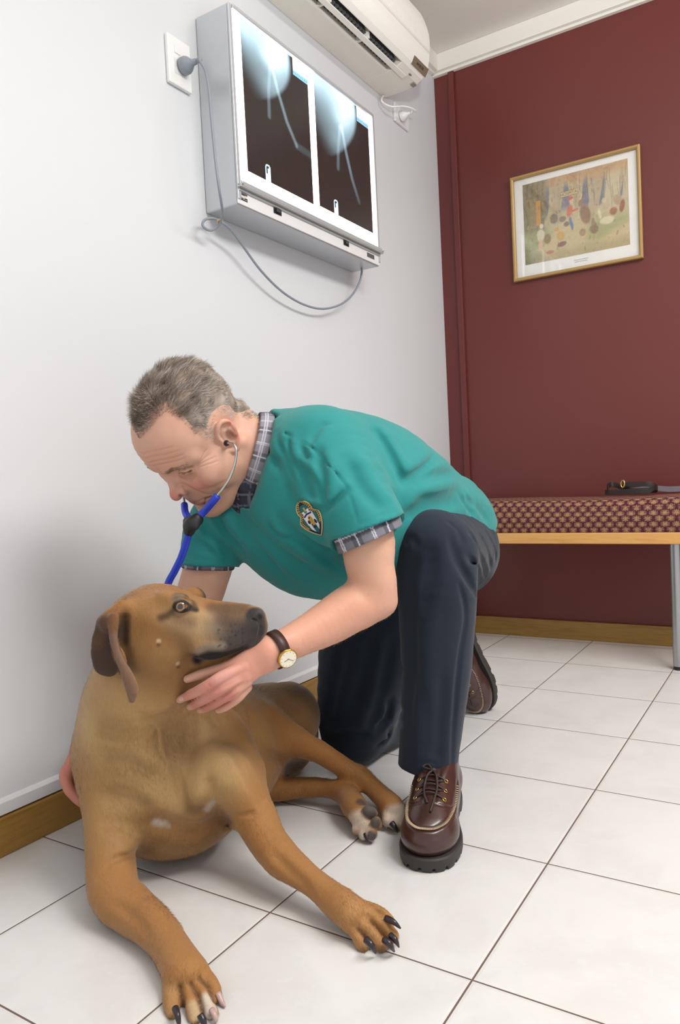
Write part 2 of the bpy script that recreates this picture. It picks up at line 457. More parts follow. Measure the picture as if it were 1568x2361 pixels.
# ------------------------------------------------------------------ flat coloured sheets (prints, films): a dense grid coloured by a function
def sheet(o3, eu, ev, nu, nv, fn, thick=None):
    """o3 = corner at (s=0, t=0) bottom left, eu/ev edge vectors; fn(S, T) -> rgb linear"""
    o3, eu, ev = map(lambda q: np.asarray(q, float), (o3, eu, ev))
    s_, t_ = np.meshgrid(np.linspace(0, 1, nu), np.linspace(0, 1, nv), indexing='ij'); S, Tt = s_.ravel(), t_.ravel()
    Vv = o3+S[:, None]*eu+Tt[:, None]*ev
    idx = np.arange(nu*nv).reshape(nu, nv); F = np.stack([idx[:-1, :-1], idx[1:, :-1], idx[1:, 1:], idx[:-1, 1:]], -1).reshape(-1, 4)
    n = np.cross(eu, ev); n /= np.linalg.norm(n)
    cc = fn(S, Tt)
    vs = Vv.tolist(); fs = F.tolist()
    if thick:
        b = len(vs); q = [o3, o3+eu, o3+eu+ev, o3+ev]; vs += [p.tolist() for p in q]+[(p-n*thick).tolist() for p in q]
        fs += [[b+7, b+6, b+5, b+4]]+[[b+i, b+4+i, b+4+(i+1) % 4, b+(i+1) % 4] for i in range(4)]
        cc = np.vstack([cc, np.tile(cc.mean(0), (8, 1))])
    me = bpy.data.meshes.new('sheet'); me.from_pydata(vs, [], fs)
    a = me.color_attributes.new('Col', 'FLOAT_COLOR', 'POINT'); a.data.foreach_set('color', np.hstack([cc, np.ones((len(cc), 1))]).astype(f4).ravel())
    return me
def m_attr(name, rough=0.6, emit=0.0, spec=0.4, coat=0.0):
    t = NT(name); a = t.n('ShaderNodeAttribute', attribute_name='Col'); t.l(a.outputs['Color'], t.b.inputs['Base Color'])
    t.set(Roughness=rough, Specular_IOR_Level=spec, Coat_Weight=coat)
    if emit:
        t.l(a.outputs['Color'], t.b.inputs['Emission Color']); t.set(Emission_Strength=emit)
    return t.m
M_ALU = simple('brushed_aluminium', 'c9ccd0', 0.38, 0.55, 0.03, 60)
M_PWH = simple('white_plastic', 'f0f0ee', 0.35, var=0.01)
M_BLACK = simple('black_plastic', '1b1b1d', 0.4, var=0.05)
M_GREYP = simple('grey_plug_plastic', '8d949d', 0.45, var=0.03)
M_AC = simple('ivory_plastic', 'e6e1d6', 0.42, var=0.015)
M_AC2 = simple('ivory_plastic_light', 'eeebe3', 0.4, var=0.01)
M_DK = simple('dark_vent', '2f3133', 0.6, var=0.1)

# ------------------------------------------------------------------ x-ray viewer on the left wall
XV = thing('xray_viewer', 'silver wall-mounted light box lit white behind two x-ray films', 'x-ray viewer', (0.0, -1.09, 1.345))
y0, y1, z0, z1, xf = -1.449, -0.735, 1.345, 1.826, 0.102
MB().box((0.0005, y0, z0), (xf, y1, z1)).build('housing', M_ALU, XV, bevel=0.004)
t = NT('lit_diffuser'); t.col(lin('f4f6f8')); t.set(Emission_Color=(0.95, 0.98, 1, 1), Emission_Strength=2.6, Roughness=0.4)
MB().box((xf+0.0002, y0+0.012, 1.3995), (xf+0.0030, y1-0.010, z1-0.010)).build('light_panel', t.m, XV)
fr = MB().box((xf+0.0002, y0, 1.357), (xf+0.006, y0+0.0118, z1)).box((xf+0.0002, y1-0.0098, 1.357), (xf+0.006, y1, z1)).box((xf+0.0002, y0+0.012, z1-0.0098), (xf+0.010, y1-0.010, z1))
fr.build('front_frame', M_ALU, XV, bevel=0.0015)
MB().box((xf+0.0002, y0+0.0002, z0+0.002), (xf+0.0035, y1-0.0002, 1.3838)).build('control_strip', simple('strip_white', 'e9e9ea', 0.4, 0.1, 0.01), XV, bevel=0.001)
ch = MB().box((xf+0.0037, y0-0.002, 1.384), (xf+0.017, y1+0.004, 1.3875)).box((xf+0.0145, y0-0.002, 1.3876), (xf+0.017, y1+0.004, 1.3985)).box((xf+0.0037, y0+0.002, 1.3772), (xf+0.008, y1-0.002, 1.3838))
ch.build('film_ledge', simple('ledge_alu', 'c3c8c8', 0.35, 0.5, 0.02), XV, bevel=0.0008)
for yy in (y0+0.004, y1-0.002):
    MB().lathe((xf+0.0170, yy, 1.3935), (1, 0, 0), [(0.004, 0), (0.004, 0.003), (0.0025, 0.004)], 12).build('end_cap', M_ALU, XV)
for yc, w in ((-1.288, 0.017), (-0.944, 0.0155)):
    sw = MB().box((xf+0.0037, yc-w, 1.362), (xf+0.0052, yc+w, 1.3765)).build('switch', M_BLACK, XV, bevel=0.0006)
    MB().box((xf+0.0054, yc-w*0.45, 1.3665), (xf+0.0085, yc+w*0.5, 1.3755)).build('rocker', simple('rocker_grey', '3e4246', 0.4), sw, bevel=0.0005)
def fn_badge(S, Q):
    d = np.tile(np.array(lin('20222c')), (len(S), 1)); w = np.array(lin('e8e6da'))
    y = Q-0.55+0.0*S
    band = (np.abs(y-0.06*np.sin(S*9)) < 0.17) & (np.abs(np.sin(S*26)) > 0.25*np.ones_like(S)*(S > 0.15))
    d[band] = w
    d[(np.abs(Q-0.2) < 0.06) & (np.sin(S*55) > -0.2) & (S > 0.4)] = w*0.8
    d[(np.abs(Q-0.88) < 0.04) & (np.sin(S*40) > 0.2) & (S > 0.25)] = w*0.5
    return d
link('maker_sticker', sheet((xf+0.0039, -1.446, 1.3575), (0, 0.034, 0), (0, 0, 0.0185), 46, 24, fn_badge, 0.0003), m_attr('sticker_ink'), XV, False)
def fn_plate(S, Q):
    d = np.tile(np.array(lin('4a4a50')), (len(S), 1)); d[((Q*5 % 1) < 0.3) & (np.sin(S*70) > -0.4) & (S > 0.06) & (S < 0.94)] = np.array(lin('8b8b90')); return d
link('rating_plate', sheet((xf+0.0039, -0.818, 1.3585), (0, 0.046, 0), (0, 0, 0.014), 60, 20, fn_plate, 0.0003), m_attr('plate_ink'), XV, False)

# two films clipped on the box
def film_fn(var):
    def fn(S, Q):
        n = np.stack([S*6+var*3, Q*8, S*0], 1); nz = nvec(n, 1.0, 2)*0.5+nvec(n, 2.7, 4)*0.3
        dark = np.array(lin('27211f')); glow = np.array([0.72, 0.90, 1.0]); mid = np.array(lin('8fa9b5'))
        w, ln = (0.70, 0.50) if var == 0 else (0.74, 0.60)
        top = 1-Q
        # soft flesh: a tongue of light hanging from the top edge, crisp along its right rim, fading to the left and below
        edge = w*np.sqrt(np.clip(1-(top/ln)**2, 0, 1))+0.03*np.sin(top*9)
        a = sstep(0.035, -0.05, S-edge)*sstep(ln+0.05, ln-0.22, top)*sstep(-0.05, 0.40, S+0.42-top*(1.15 if var == 0 else .95))
        den = (0.20+0.42*np.exp(-(top/0.17)**2)+0.24*np.exp(-((S-edge+0.14)/0.14)**2)*np.exp(-(top/0.38)**2))*a
        # bones
        def bone(p, r, amt):
            X = np.stack([S, Q*1.28, S*0], 1); d = segdist(X, [np.array([x, y*1.28, 0]) for x, y in p])
            return amt*(0.8*np.exp(-(d/(r*0.9))**2)+0.3*np.exp(-((d-r*0.8)/(r*0.4))**2))*sstep(1.0, 0.35, top)
        if var == 0:
            den = den+bone([(0.42, 0.84), (0.50, 0.68), (0.62, 0.50), (0.76, 0.37)], 0.020, 0.24)+bone([(0.40, 0.82), (0.36, 0.64), (0.35, 0.46)], 0.020, 0.14)+0.3*np.exp(-(((S-0.40)/0.14)**2+((Q-0.86)/0.07)**2))
            den = den+bone([(0.76, 0.37), (0.98, 0.36)], 0.03, 0.08)
        else:
            den = den+bone([(0.46, 0.74), (0.53, 0.54), (0.62, 0.36), (0.74, 0.20)], 0.022, 0.26)+bone([(0.43, 0.72), (0.38, 0.54), (0.36, 0.38)], 0.022, 0.15)+0.3*np.exp(-(((S-0.45)/0.16)**2+((Q-0.80)/0.09)**2))
        den = np.clip(den*(1+0.25*nz), 0, 1)
        c = dark+(mid-dark)*np.clip(den*2, 0, 1)[:, None]+(glow-mid)*np.clip(den*2-1, 0, 1)[:, None]
        mk = ((S > 0.255) & (S < 0.325) & (Q < 0.115)) & ((Q < 0.095) | (((S-0.29)/0.035)**2+((Q-0.095)/0.02)**2 < 1))
        c[mk] = np.array(lin('bcd9e6'))
        ink = ((np.abs(S-0.276) < 0.008) & (Q > 0.052) & (Q < 0.1)) | ((np.abs(Q-0.096) < 0.008) & (S > 0.270) & (S < 0.308))
        c[ink] = np.array(lin('2a2a35'))
        return c
    return fn
M_FILM = m_attr('backlit_film', 0.25, 0.95, 0.3)
for k, (ya, yb, za, zb, lab) in enumerate(((-1.404, -1.112, 1.438, 1.812, 'dark x-ray film with broad pale glow, left of the pair on the light box'),
                                           (-1.080, -0.772, 1.443, 1.815, 'dark x-ray film at the right end of the light box, nearer the red wall'))):
    fm = thing('xray_film', lab, 'x-ray', (xf+0.0036, ya, za), 'x-ray films on the light box')
    link('film_sheet', sheet((xf+0.0036, ya, za), (0, yb-ya, 0), (0, 0, zb-za), 150, 190, film_fn(k), 0.0003), M_FILM, fm, False)
    def fn_lab(S, Q):
        c = np.tile(np.array(lin('f4e9ea')), (len(S), 1)); c[Q < 0.30] = np.array(lin('7fb4d2')); c[(np.abs(Q-0.62) < 0.05) & (np.sin(S*60) > 0) & (S > 0.1) & (S < 0.7)] = np.array(lin('c9b7bb'))
        c[(np.abs(Q-0.8) < 0.04) & (np.sin(S*44) > 0) & (S > 0.1) & (S < 0.5)] = np.array(lin('c9b7bb')); c[(np.abs(Q-0.15) < 0.05) & (np.sin(S*50) > 0)] = np.array(lin('5f97b8')); return c
    link('patient_label', sheet((xf+0.0039, yb-0.071, zb-0.045), (0, 0.070, 0), (0, 0, 0.044), 50, 30, fn_lab, 0.0001), m_attr('film_label', 0.5, 0.75), fm, False)  # emission makes the label glow as if the panel shone through

# ------------------------------------------------------------------ sockets, plugs, cords
def socket(name, label, yc, zc, w, h):
    s = thing(name, label, 'wall socket', (0.0, yc, zc))
    MB().box((0.0005, yc-w/2, zc-h/2), (0.011, yc+w/2, zc+h/2)).build('faceplate', M_PWH, s, bevel=0.003)
    MB().box((0.0112, yc-w*0.22, zc+h*0.16), (0.0125, yc+w*0.02, zc+h*0.34)).build('rocker_switch', M_PWH, s, bevel=0.0004)
    MB().box((0.0112, yc-0.02, zc-0.03), (0.0117, yc+0.02, zc+0.006)).build('outlet', simple('outlet_white', 'e3e3e2', 0.4), s)
    return s
socket('wall_socket', 'white wall socket left of the light box with a grey plug in it', -1.5245, 1.6785, 0.078, 0.115)
socket('wall_socket', 'white wall socket under the air conditioner with a white plug in it', -0.330, 2.005, 0.112, 0.068)
def plug(mb, c, ax, s=1.0, mi=0):
    mb.lathe(c, ax, [(0.0185*s, 0), (0.0195*s, 0.004*s), (0.0195*s, 0.012*s), (0.0170*s, 0.018*s), (0.0100*s, 0.026*s), (0.0072*s, 0.030*s), (0.0068*s, 0.038*s), (0.0048*s, 0.039*s), (0.0048*s, 0.042*s), (0.0062*s, 0.043*s), (0.0058*s, 0.050*s), (0.003*s, 0.053*s)], 24, mi)
cord = thing('power_cord', 'grey power cord hanging from the light box to its plug', 'power cord', (0.0, -1.45, 1.32))
pb = MB(); pc = np.array([0.0128, -1.519, 1.672]); plug(pb, pc, (1, 0.12, 0.05), 1.05)
pb.build('plug', M_GREYP, cord, smooth=True)
tip = pc+np.array([0.053, 0.0064, 0.003])
def at_x(u, v, x): return on(u, v, 0, x)
cp = [tip, at_x(462, 142, 0.082), at_x(474, 165, 0.094), at_x(482, 210, 0.112), at_x(488, 280, 0.118), at_x(498, 380, 0.118), at_x(506, 440, 0.116), at_x(512, 480, 0.098), at_x(511, 503, 0.072), at_x(503, 520, 0.055), at_x(487, 531, 0.042), at_x(472, 526, 0.034), at_x(467, 516, 0.030), at_x(474, 506, 0.028), at_x(492, 504, 0.036), at_x(510, 512, 0.052)]
cp += [at_x(u, v, x) for u, v, x in [(530, 528, 0.05), (555, 560, 0.042), (600, 622, 0.035), (650, 672, 0.03), (700, 702, 0.028), (745, 712, 0.03), (785, 702, 0.034), (812, 680, 0.04), (829, 650, 0.046), (834, 628, 0.05)]]+[np.array([0.05, -0.7600, 1.3449])]
cb = MB().tube(spline(cp, 7), 0.0033, 10); cb.build('cable', M_GREYP, cord, smooth=True)
ring = [at_x(507, 509, 0.0625)+0.0065*(math.cos(a)*np.array([0.35, 0.8, 0.1])+math.sin(a)*np.array([0.8, -0.3, 0.3])) for a in np.linspace(0, 6.283, 17)[:-1]]
MB().tube(ring, 0.0022, 8, close=True).build('rubber_band', simple('tan_rubber', 'd8b77a', 0.6), cord, smooth=True)
t = MB().tube(spline([at_x(507, 503, 0.066), at_x(503, 499, 0.066), at_x(500, 496, 0.067)], 4), 0.0012, 6)
ac_cord = thing('power_cord', 'white power cord running from the air conditioner to its wall plug', 'power cord', (0.0, -0.40, 2.0))
pb = MB(); plug(pb, (0.0128, -0.345, 1.998), (1, 0.02, 0.12), 0.95); pb.build('plug', M_PWH, ac_cord, smooth=True)
tip2 = np.array([0.0625, -0.3445, 2.004])
MB().tube(spline([(0.012, -0.478, 2.0227), at_x(880, 232, 0.018), at_x(890, 241, 0.025), at_x(905, 246, 0.04), at_x(930, 245, 0.062), at_x(950, 250, 0.078), at_x(959, 256, 0.078), tip2], 7), 0.0032, 8).build('cable', M_PWH, ac_cord, smooth=True)

# ------------------------------------------------------------------ air conditioner
AC = thing('air_conditioner', 'ivory split-system air conditioner mounted high on the pale wall', 'air conditioner', (0.0, -0.86, 2.024))
pr = [(0.0005, 2.026), (.037, 2.024), (.089, 2.0235), (.112, 2.0265), (.136, 2.031), (.153, 2.040), (.167, 2.052), (.178, 2.072), (.184, 2.094), (.189, 2.131), (.1885, 2.165), (.184, 2.195), (.172, 2.233), (.155, 2.268), (.128, 2.290), (.09, 2.300), (0.0005, 2.302)]
prn = pr[:3]+[(.093, 2.0237), (.093, 2.085), (.140, 2.085), (.151, 2.0385)]+pr[6:]
def ext(mb, prof, ya, yb, mi=0):
    n = len(prof); mb.add([(x, ya, z) for x, z in prof]+[(x, yb, z) for x, z in prof], [(i, (i+1) % n, n+(i+1) % n, n+i) for i in range(n)]+[tuple(range(n-1, -1, -1)), tuple(range(n, 2*n))], mi); return mb
AY0, AY1 = -1.28, -0.455
cs = ext(ext(MB(), prn, AY0+0.07, -0.602), pr, -0.6018, AY1); ext(cs, pr, AY0, AY0+0.0698)
cs.build('casing', M_AC, AC, bevel=0.0015)
# front cover with fine horizontal ribs
rb = []
outer = spline([np.array(p) for p in [(.1872, 2.118), (.1895, 2.131), (.1890, 2.165), (.1845, 2.195), (.1725, 2.233), (.1555, 2.268), (.1285, 2.2905)]], 26)
for i, p in enumerate(outer):
    tg = outer[min(i+1, len(outer)-1)]-outer[max(i-1, 0)]; tg /= np.linalg.norm(tg); nrm = np.array([tg[1], -tg[0]]); rb.append(p+nrm*(0.0014+0.0009*((i % 4) < 2)))
pf = [tuple(p) for p in rb]+[(p[0]-0.004, p[1]-0.001) for p in outer[::-10]]
ext(MB(), pf, AY0+0.004, AY1-0.004).build('ribbed_grille', M_AC2, AC)
ext(MB(), [(.1530, 2.0392), (.1685, 2.0512), (.1795, 2.0715), (.1857, 2.0935), (.1876, 2.1175), (.1845, 2.1175), (.176, 2.075), (.154, 2.043)], AY0+0.004, AY1-0.0015).build('front_panel', M_AC2, AC, bevel=0.0008)
ext(MB(), [(.0935, 2.0838), (.1395, 2.0838), (.1395, 2.0848), (.0935, 2.0848)], AY0+0.072, -0.6022).build('duct_back', M_DK, AC)
lv = MB(); ext(lv, [(.1180, 2.0220), (.1350, 2.0255), (.1352, 2.0285), (.1250, 2.0330), (.1180, 2.0262)], AY0+0.074, -0.536); lv.build('louver', M_AC2, AC, bevel=0.0008)
for i in range(30):
    yv = -0.625-i*0.0195
    if yv < AY0+0.09: break
    M = Matrix.Translation((0.117, yv, 2.055)) @ Matrix.Rotation(0.5, 4, 'X') @ Matrix.Rotation(0.35, 4, 'Z')
    MB().box((-0.019, -0.0011, -0.016), (0.017, 0.0011, 0.021), M=M).build('air_vane', M_DK, AC)
for yv in (-0.80, -1.02): MB().box((0.0935, yv-0.004, 2.030), (0.139, yv+0.004, 2.084)).build('duct_rib', M_AC2, AC)
MB().box((0.0930, AY0+0.08, 2.0243), (0.0995, -0.61, 2.0262)).build('slot_lip', M_AC2, AC)
bd = ext(MB(), [(.1648, 2.0468), (.1790, 2.0700), (.1803, 2.0693), (.1660, 2.0458)], -0.560, -0.452).build('badge', simple('bronze_badge', '8f7f6c', 0.3, 0.3, 0.05), AC)
MB().box((0.120, -0.480, 2.0240), (0.134, -0.447-0.01, 2.0285), M=Matrix.Translation((0.120, -0.47, 2.0262)) @ Matrix.Rotation(-0.16, 4, 'Y') @ Matrix.Translation((-0.120, 0.47, -2.0262))).build('receiver_window', simple('grey_window', '8b887c', 0.2), AC)
for yy in (-0.532, -0.524): MB().box((0.141, yy, 2.0305), (0.146, yy+0.005, 2.0338)).build('indicator', simple('indicator_grey', '77777a', 0.4), AC)
def text_mesh(txt, size, M, depth=0.0002):
    cu = bpy.data.curves.new('t', 'FONT'); cu.body = txt; cu.size = size; cu.extrude = depth; cu.align_x = 'CENTER'; cu.align_y = 'CENTER'
    ob = bpy.data.objects.new('t', cu); COL.objects.link(ob); dg = bpy.context.evaluated_depsgraph_get(); me = bpy.data.meshes.new_from_object(ob.evaluated_get(dg))
    bpy.data.objects.remove(ob); bpy.data.curves.remove(cu); me.transform(M); return me
def frame_M(o3, ex, ey):
    ex = Vector(ex).normalized(); ey = Vector(ey); ey = (ey-ex*ey.dot(ex)).normalized(); ez = ex.cross(ey)
    M = Matrix.Identity(4)
    for i, a in enumerate((ex, ey, ez)):
        for j in range(3): M[j][i] = a[j]
    for j in range(3): M[j][3] = o3[j]
    return M
link('badge_lettering', text_mesh('INVERTER', 0.0115, frame_M((0.1739, -0.507, 2.0575), (0, 1, 0), (0.0142, 0, 0.0232))), simple('badge_ink', '3b3128', 0.5), bd, False)

# ------------------------------------------------------------------ framed woodland print on the red wall
PX0, PX1, PZ0, PZ1 = 0.308, 0.785, 1.400, 1.800
PF = thing('framed_picture', 'gold framed woodland print with white mount on the red wall', 'picture', (0.546, -0.012, 1.40))
fw = 0.0125; fm = MB()
def bar(a, b, n_in):
    a = np.asarray(a); b = np.asarray(b); n_in = np.asarray(n_in); ax = (b-a)/np.linalg.norm(b-a); pr_ = [(0, 0), (0, 0.016), (0.003, 0.0185), (0.008, 0.0185), (fw, 0.014), (fw, 0)]
    vs = []
    for e, sg in ((a, 1), (b, -1)):
        for w, h in pr_: vs.append(e+n_in*w+ax*sg*w+np.array([0, -1, 0])*h)
    n = len(pr_); fm.add(vs, [(i, (i+1) % n, n+(i+1) % n, n+i) for i in range(n)]+[tuple(range(n)), tuple(range(2*n-1, n-1, -1))])
yb_ = -0.0012
c4 = [(PX0, yb_, PZ0), (PX1, yb_, PZ0), (PX1, yb_, PZ1), (PX0, yb_, PZ1)]
for i, nn in enumerate(((0, 0, 1), (-1, 0, 0), (0, 0, -1), (1, 0, 0))): bar(c4[i], c4[(i+1) % 4], nn)
fm.build('frame', simple('gold_wood', 'b39058', 0.34, 0.12, 0.08, 20), PF)
MB().box((PX0+0.0127, -0.006, PZ0+0.0127), (PX1-0.0127, -0.002, PZ1-0.0127)).build('mount', simple('mount_board', 'f3f1ec', 0.7), PF)
def fn_art(S, Q):
    def L(h): return np.array(lin(h))
    n1 = nvec(np.stack([S*9, Q*7, S*0], 1), 1, 1); n2 = nvec(np.stack([S*31, Q*27, S*0], 1), 1, 3); n3 = 0.5*nvec(np.stack([S*47+3*n2, Q*61+4*n1, S*0], 1), 1, 5)+0.45*RNG.normal(size=len(S))
    c = np.tile(L('cdbd97'), (len(S), 1))
    def put(w, h):
        nonlocal c
        w = np.clip(w, 0, 1)[:, None]; c = c*(1-w)+L(h)*w
    def blob(x, y, a, b, h, ang=0.0, amt=0.95):
        t_ = math.radians(ang); dx, dy = (S-x)*1.33, Q-y; u_, v_ = dx*math.cos(t_)+dy*math.sin(t_), -dx*math.sin(t_)+dy*math.cos(t_)
        put(amt*sstep(1.2, 0.8, np.sqrt((u_/a)**2+(v_/b)**2)+0.10*n3), h)
    put(sstep(0.42, 0.60, Q+0.02*n1)*0.9, 'b9a585')
    # blue depth between the trunks
    put(sstep(0.52, 0.62, Q+0.05*n1)*sstep(0.05, 0.3, np.sin(S*34+1.2*np.sin(Q*5)))*sstep(0.99, 0.8, Q)*0.8, '5b6590')
    for x, w, h in ((0.27, .022, 'c4b48f'), (0.35, .018, 'b5a382'), (0.47, .025, 'c9b994'), (0.56, .02, 'd0c29e'), (0.66, .018, 'bfae8a'), (0.86, .075, 'cdbd98'), (0.99, .05, 'c6b48d')):
        ww = w*(1+1.6*sstep(0.62, 0.42, Q)); put(sstep(ww, ww*0.75, np.abs(S-x-0.012*np.sin(Q*6+x*9)))*sstep(0.40, 0.46, Q), h)
    put(sstep(0.80, 0.95, Q+0.05*n1+0.03*n2)*0.85*(S > 0.28), 'c99f6f'); put(sstep(0.2, 0.6, n2)*sstep(0.78, 0.9, Q)*0.5, 'b98458')
    # big hollow tree at the left with a lit doorway
    put(sstep(0.25, 0.20, S+0.03*n1-0.06*sstep(0.5, 0.2, Q))*sstep(0.22, 0.3, Q), '93825f'); put(sstep(0.25, 0.2, S)*sstep(0.3, 0.8, np.sin(S*120+3*np.sin(Q*9)))*sstep(0.3, 0.4, Q)*0.5, '6d5e43')
    put(((np.abs(S-0.150) < 0.022) & (Q > 0.46) & (Q < 0.76)).astype(float), 'd59b4e'); put(((np.abs(S-0.095) < 0.03) & (Q > 0.44) & (Q < 0.80)).astype(float)*0.7, 'a48f67')
    # ground, grass, moss
    put(sstep(0.46, 0.30, Q+0.04*n1)*0.7, 'd2bd8c'); put(sstep(0.1, 0.7, n1)*sstep(0.5, 0.3, Q)*0.75, 'a3a873'); put(sstep(0.16, 0.02, Q+0.04*n2)*0.6, 'a59468'); put(sstep(0.2, 0.0, S)*sstep(0.3, 0.1, Q)*0.7, '6f7a5f')
    for _ in range(170):      # loose strokes of leaf, bark and grass
        x_, y_ = RNG.random(), RNG.random(); pal = ('b98a5c', 'c79d6c', 'a07c55', '8f8a72') if y_ > .62 else ('8f9a66', 'a7a56f', 'b59c69', '7d7350', 'c8b27c')
        blob(x_, y_, RNG.uniform(.004, .012), RNG.uniform(.012, .035), pal[int(RNG.integers(len(pal)))], RNG.uniform(-35, 35), .55)
    for _ in range(26):
        x_ = RNG.uniform(.26, 1); blob(x_, RNG.uniform(.6, .9), RNG.uniform(.003, .006), RNG.uniform(.06, .16), ('8d7a5c', 'a8946f', '746a5a')[int(RNG.integers(3))], RNG.uniform(-8, 8), .6)
    # plain woodland creatures and figures, loose washes
    for q in ((.60, .47, .065, .12, '947055', 12), (.565, .61, .035, .045, '9a775b', 0), (.585, .69, .012, .05, '8d6a50', -15), (.79, .52, .05, .055, 'c9b48c', 0), (.90, .55, .05, .065, 'b59a70', 25), (.78, .58, .03, .03, 'd3c29d', 0),
              (.80, .34, .085, .045, 'e6d9b4', 0), (.735, .43, .018, .06, 'e6d9b4', 10), (.86, .43, .045, .045, 'a4633f', 0), (.94, .47, .03, .075, '97502f', -12), (.68, .27, .05, .055, '8f7259', 0), (.67, .36, .02, .05, 'a2866b', 0), (.57, .26, .04, .045, 'a98a69', 0),
              (.30, .50, .05, .06, '7d6d58', 0), (.385, .47, .045, .035, '8c7a63', 0), (.42, .40, .035, .03, '8b7358', 0),
              (.455, .55, .035, .07, 'd0694e', -15), (.475, .665, .028, .03, 'e0b898', 0), (.465, .70, .035, .022, 'cf4f45', 10), (.50, .545, .05, .014, 'd0694e', 10), (.46, .42, .018, .06, '66809b', 5), (.475, .36, .015, .05, '66809b', 0),
              (.165, .33, .05, .075, 'e0d2b6', 0), (.175, .44, .025, .03, 'e8dcc0', 0), (.16, .21, .028, .07, 'dfb99a', 0), (.23, .27, .045, .06, '977a55', 0),
              (.36, .27, .05, .055, 'd1a64f', 20), (.325, .36, .03, .028, 'd7a84c', 0), (.315, .325, .022, .022, 'dbb290', 0), (.37, .17, .06, .03, '8b5a50', 10), (.25, .10, .055, .022, 'bd7a66', 0)):
        blob(*q[:4], q[4], q[5])
    put(sstep(0.35, 0.9, n3)*0.22, '6e5c40'); put(sstep(0.3, 0.9, -n3)*0.15, 'f0e6cb')
    # hanging sign board
    tq = Q-0.765-0.06*(S-0.46); put(((np.abs(S-0.46) < 0.088) & (np.abs(tq) < 0.030)).astype(float), 'd8c391')
    put(((np.abs(S-0.46) < 0.088) & (np.abs(np.abs(tq)-0.03) < 0.004)).astype(float)*0.8, '8a7148')
    return c*0.92+0.03
ax0, ax1, az0, az1 = PX0+0.046, PX1-0.044, PZ0+0.058, PZ1-0.036
art = link('print', sheet((ax0, -0.0066, az0), (ax1-ax0, 0, 0), (0, 0, az1-az0), 250, 200, fn_art, 0.0004), m_attr('print_ink', 0.6), PF, False)
def art_pt(s_, q_): return (ax0+(ax1-ax0)*s_, -0.0070, az0+(az1-az0)*q_)
link('sign_lettering', text_mesh('HOSPITAL', 0.0155, frame_M(art_pt(0.46, 0.763), (1, 0, 0.045), (0, 0, 1)), 0.0001), simple('sign_ink', '7c6440', 0.7), art, False)
cap_ = MB()
for zz, w0 in ((PZ0+0.040, 0.052), (PZ0+0.033, 0.047)):
    x = 0.565-w0/2
    while x < 0.565+w0/2:
        w = random.uniform(0.0008, 0.002); cap_.box((x, -0.0064, zz-0.0012), (x+w, -0.0061, zz+0.0012)); x += w+0.0008
cap_.build('caption_print', simple('caption_ink', '9a9894', 0.7), PF)
t = NT('picture_glass'); lw_ = t.n('ShaderNodeLayerWeight'); lw_.inputs[0].default_value = 0.5; fr_ = t.math('MULTIPLY_ADD', t.math('POWER', lw_.outputs['Facing'], 5.0), 0.8, 0.035); tr_ = t.n('ShaderNodeBsdfTransparent'); gl_ = t.n('ShaderNodeBsdfGlossy'); gl_.inputs['Roughness'].default_value = 0.04; mx = t.n('ShaderNodeMixShader')
t.l(fr_, mx.inputs[0]); t.l(tr_.outputs[0], mx.inputs[1]); t.l(gl_.outputs[0], mx.inputs[2]); t.l(mx.outputs[0], t.out.inputs[0])
MB().box((PX0+0.0126, -0.0110, PZ0+0.0126), (PX1-0.0126, -0.0095, PZ1-0.0126)).build('glass', t.m, PF)

# ------------------------------------------------------------------ bench
BN = thing('bench', 'upholstered waiting bench with patterned cushion and pale wooden rail against the red wall', 'bench', (0.85, -0.2, 0.0))
BX0, BX1, BYF, BYB = 0.13, 1.62, -0.362, -0.018
M_BW = m_wood('bench_maple', 'c78f50', 'dba965', 0, 1.2, 0.35)
MB().box((BX0, BYF, 0.405), (BX1, BYB, 0.4425)).build('seat_board', M_BW, BN, bevel=0.003)
M_STEEL = simple('brushed_steel', 'a9aaac', 0.32, 0.9, 0.04, 90)
for lx in (0.20, 0.9075, 1.52):
    lg = MB().lathe((lx, -0.338, 0.012), (0, 0, 1), [(0.0165, 0), (0.0165, 0.392)], 28).build('leg', M_STEEL, BN, smooth=True)
    e = lg.modifiers.new('e', 'EDGE_SPLIT'); e.split_angle = 0.7
    MB().lathe((lx, -0.338, 0.0), (0, 0, 1), [(0.0155, 0), (0.0155, 0.0119)], 20).build('foot', M_BLACK, lg)
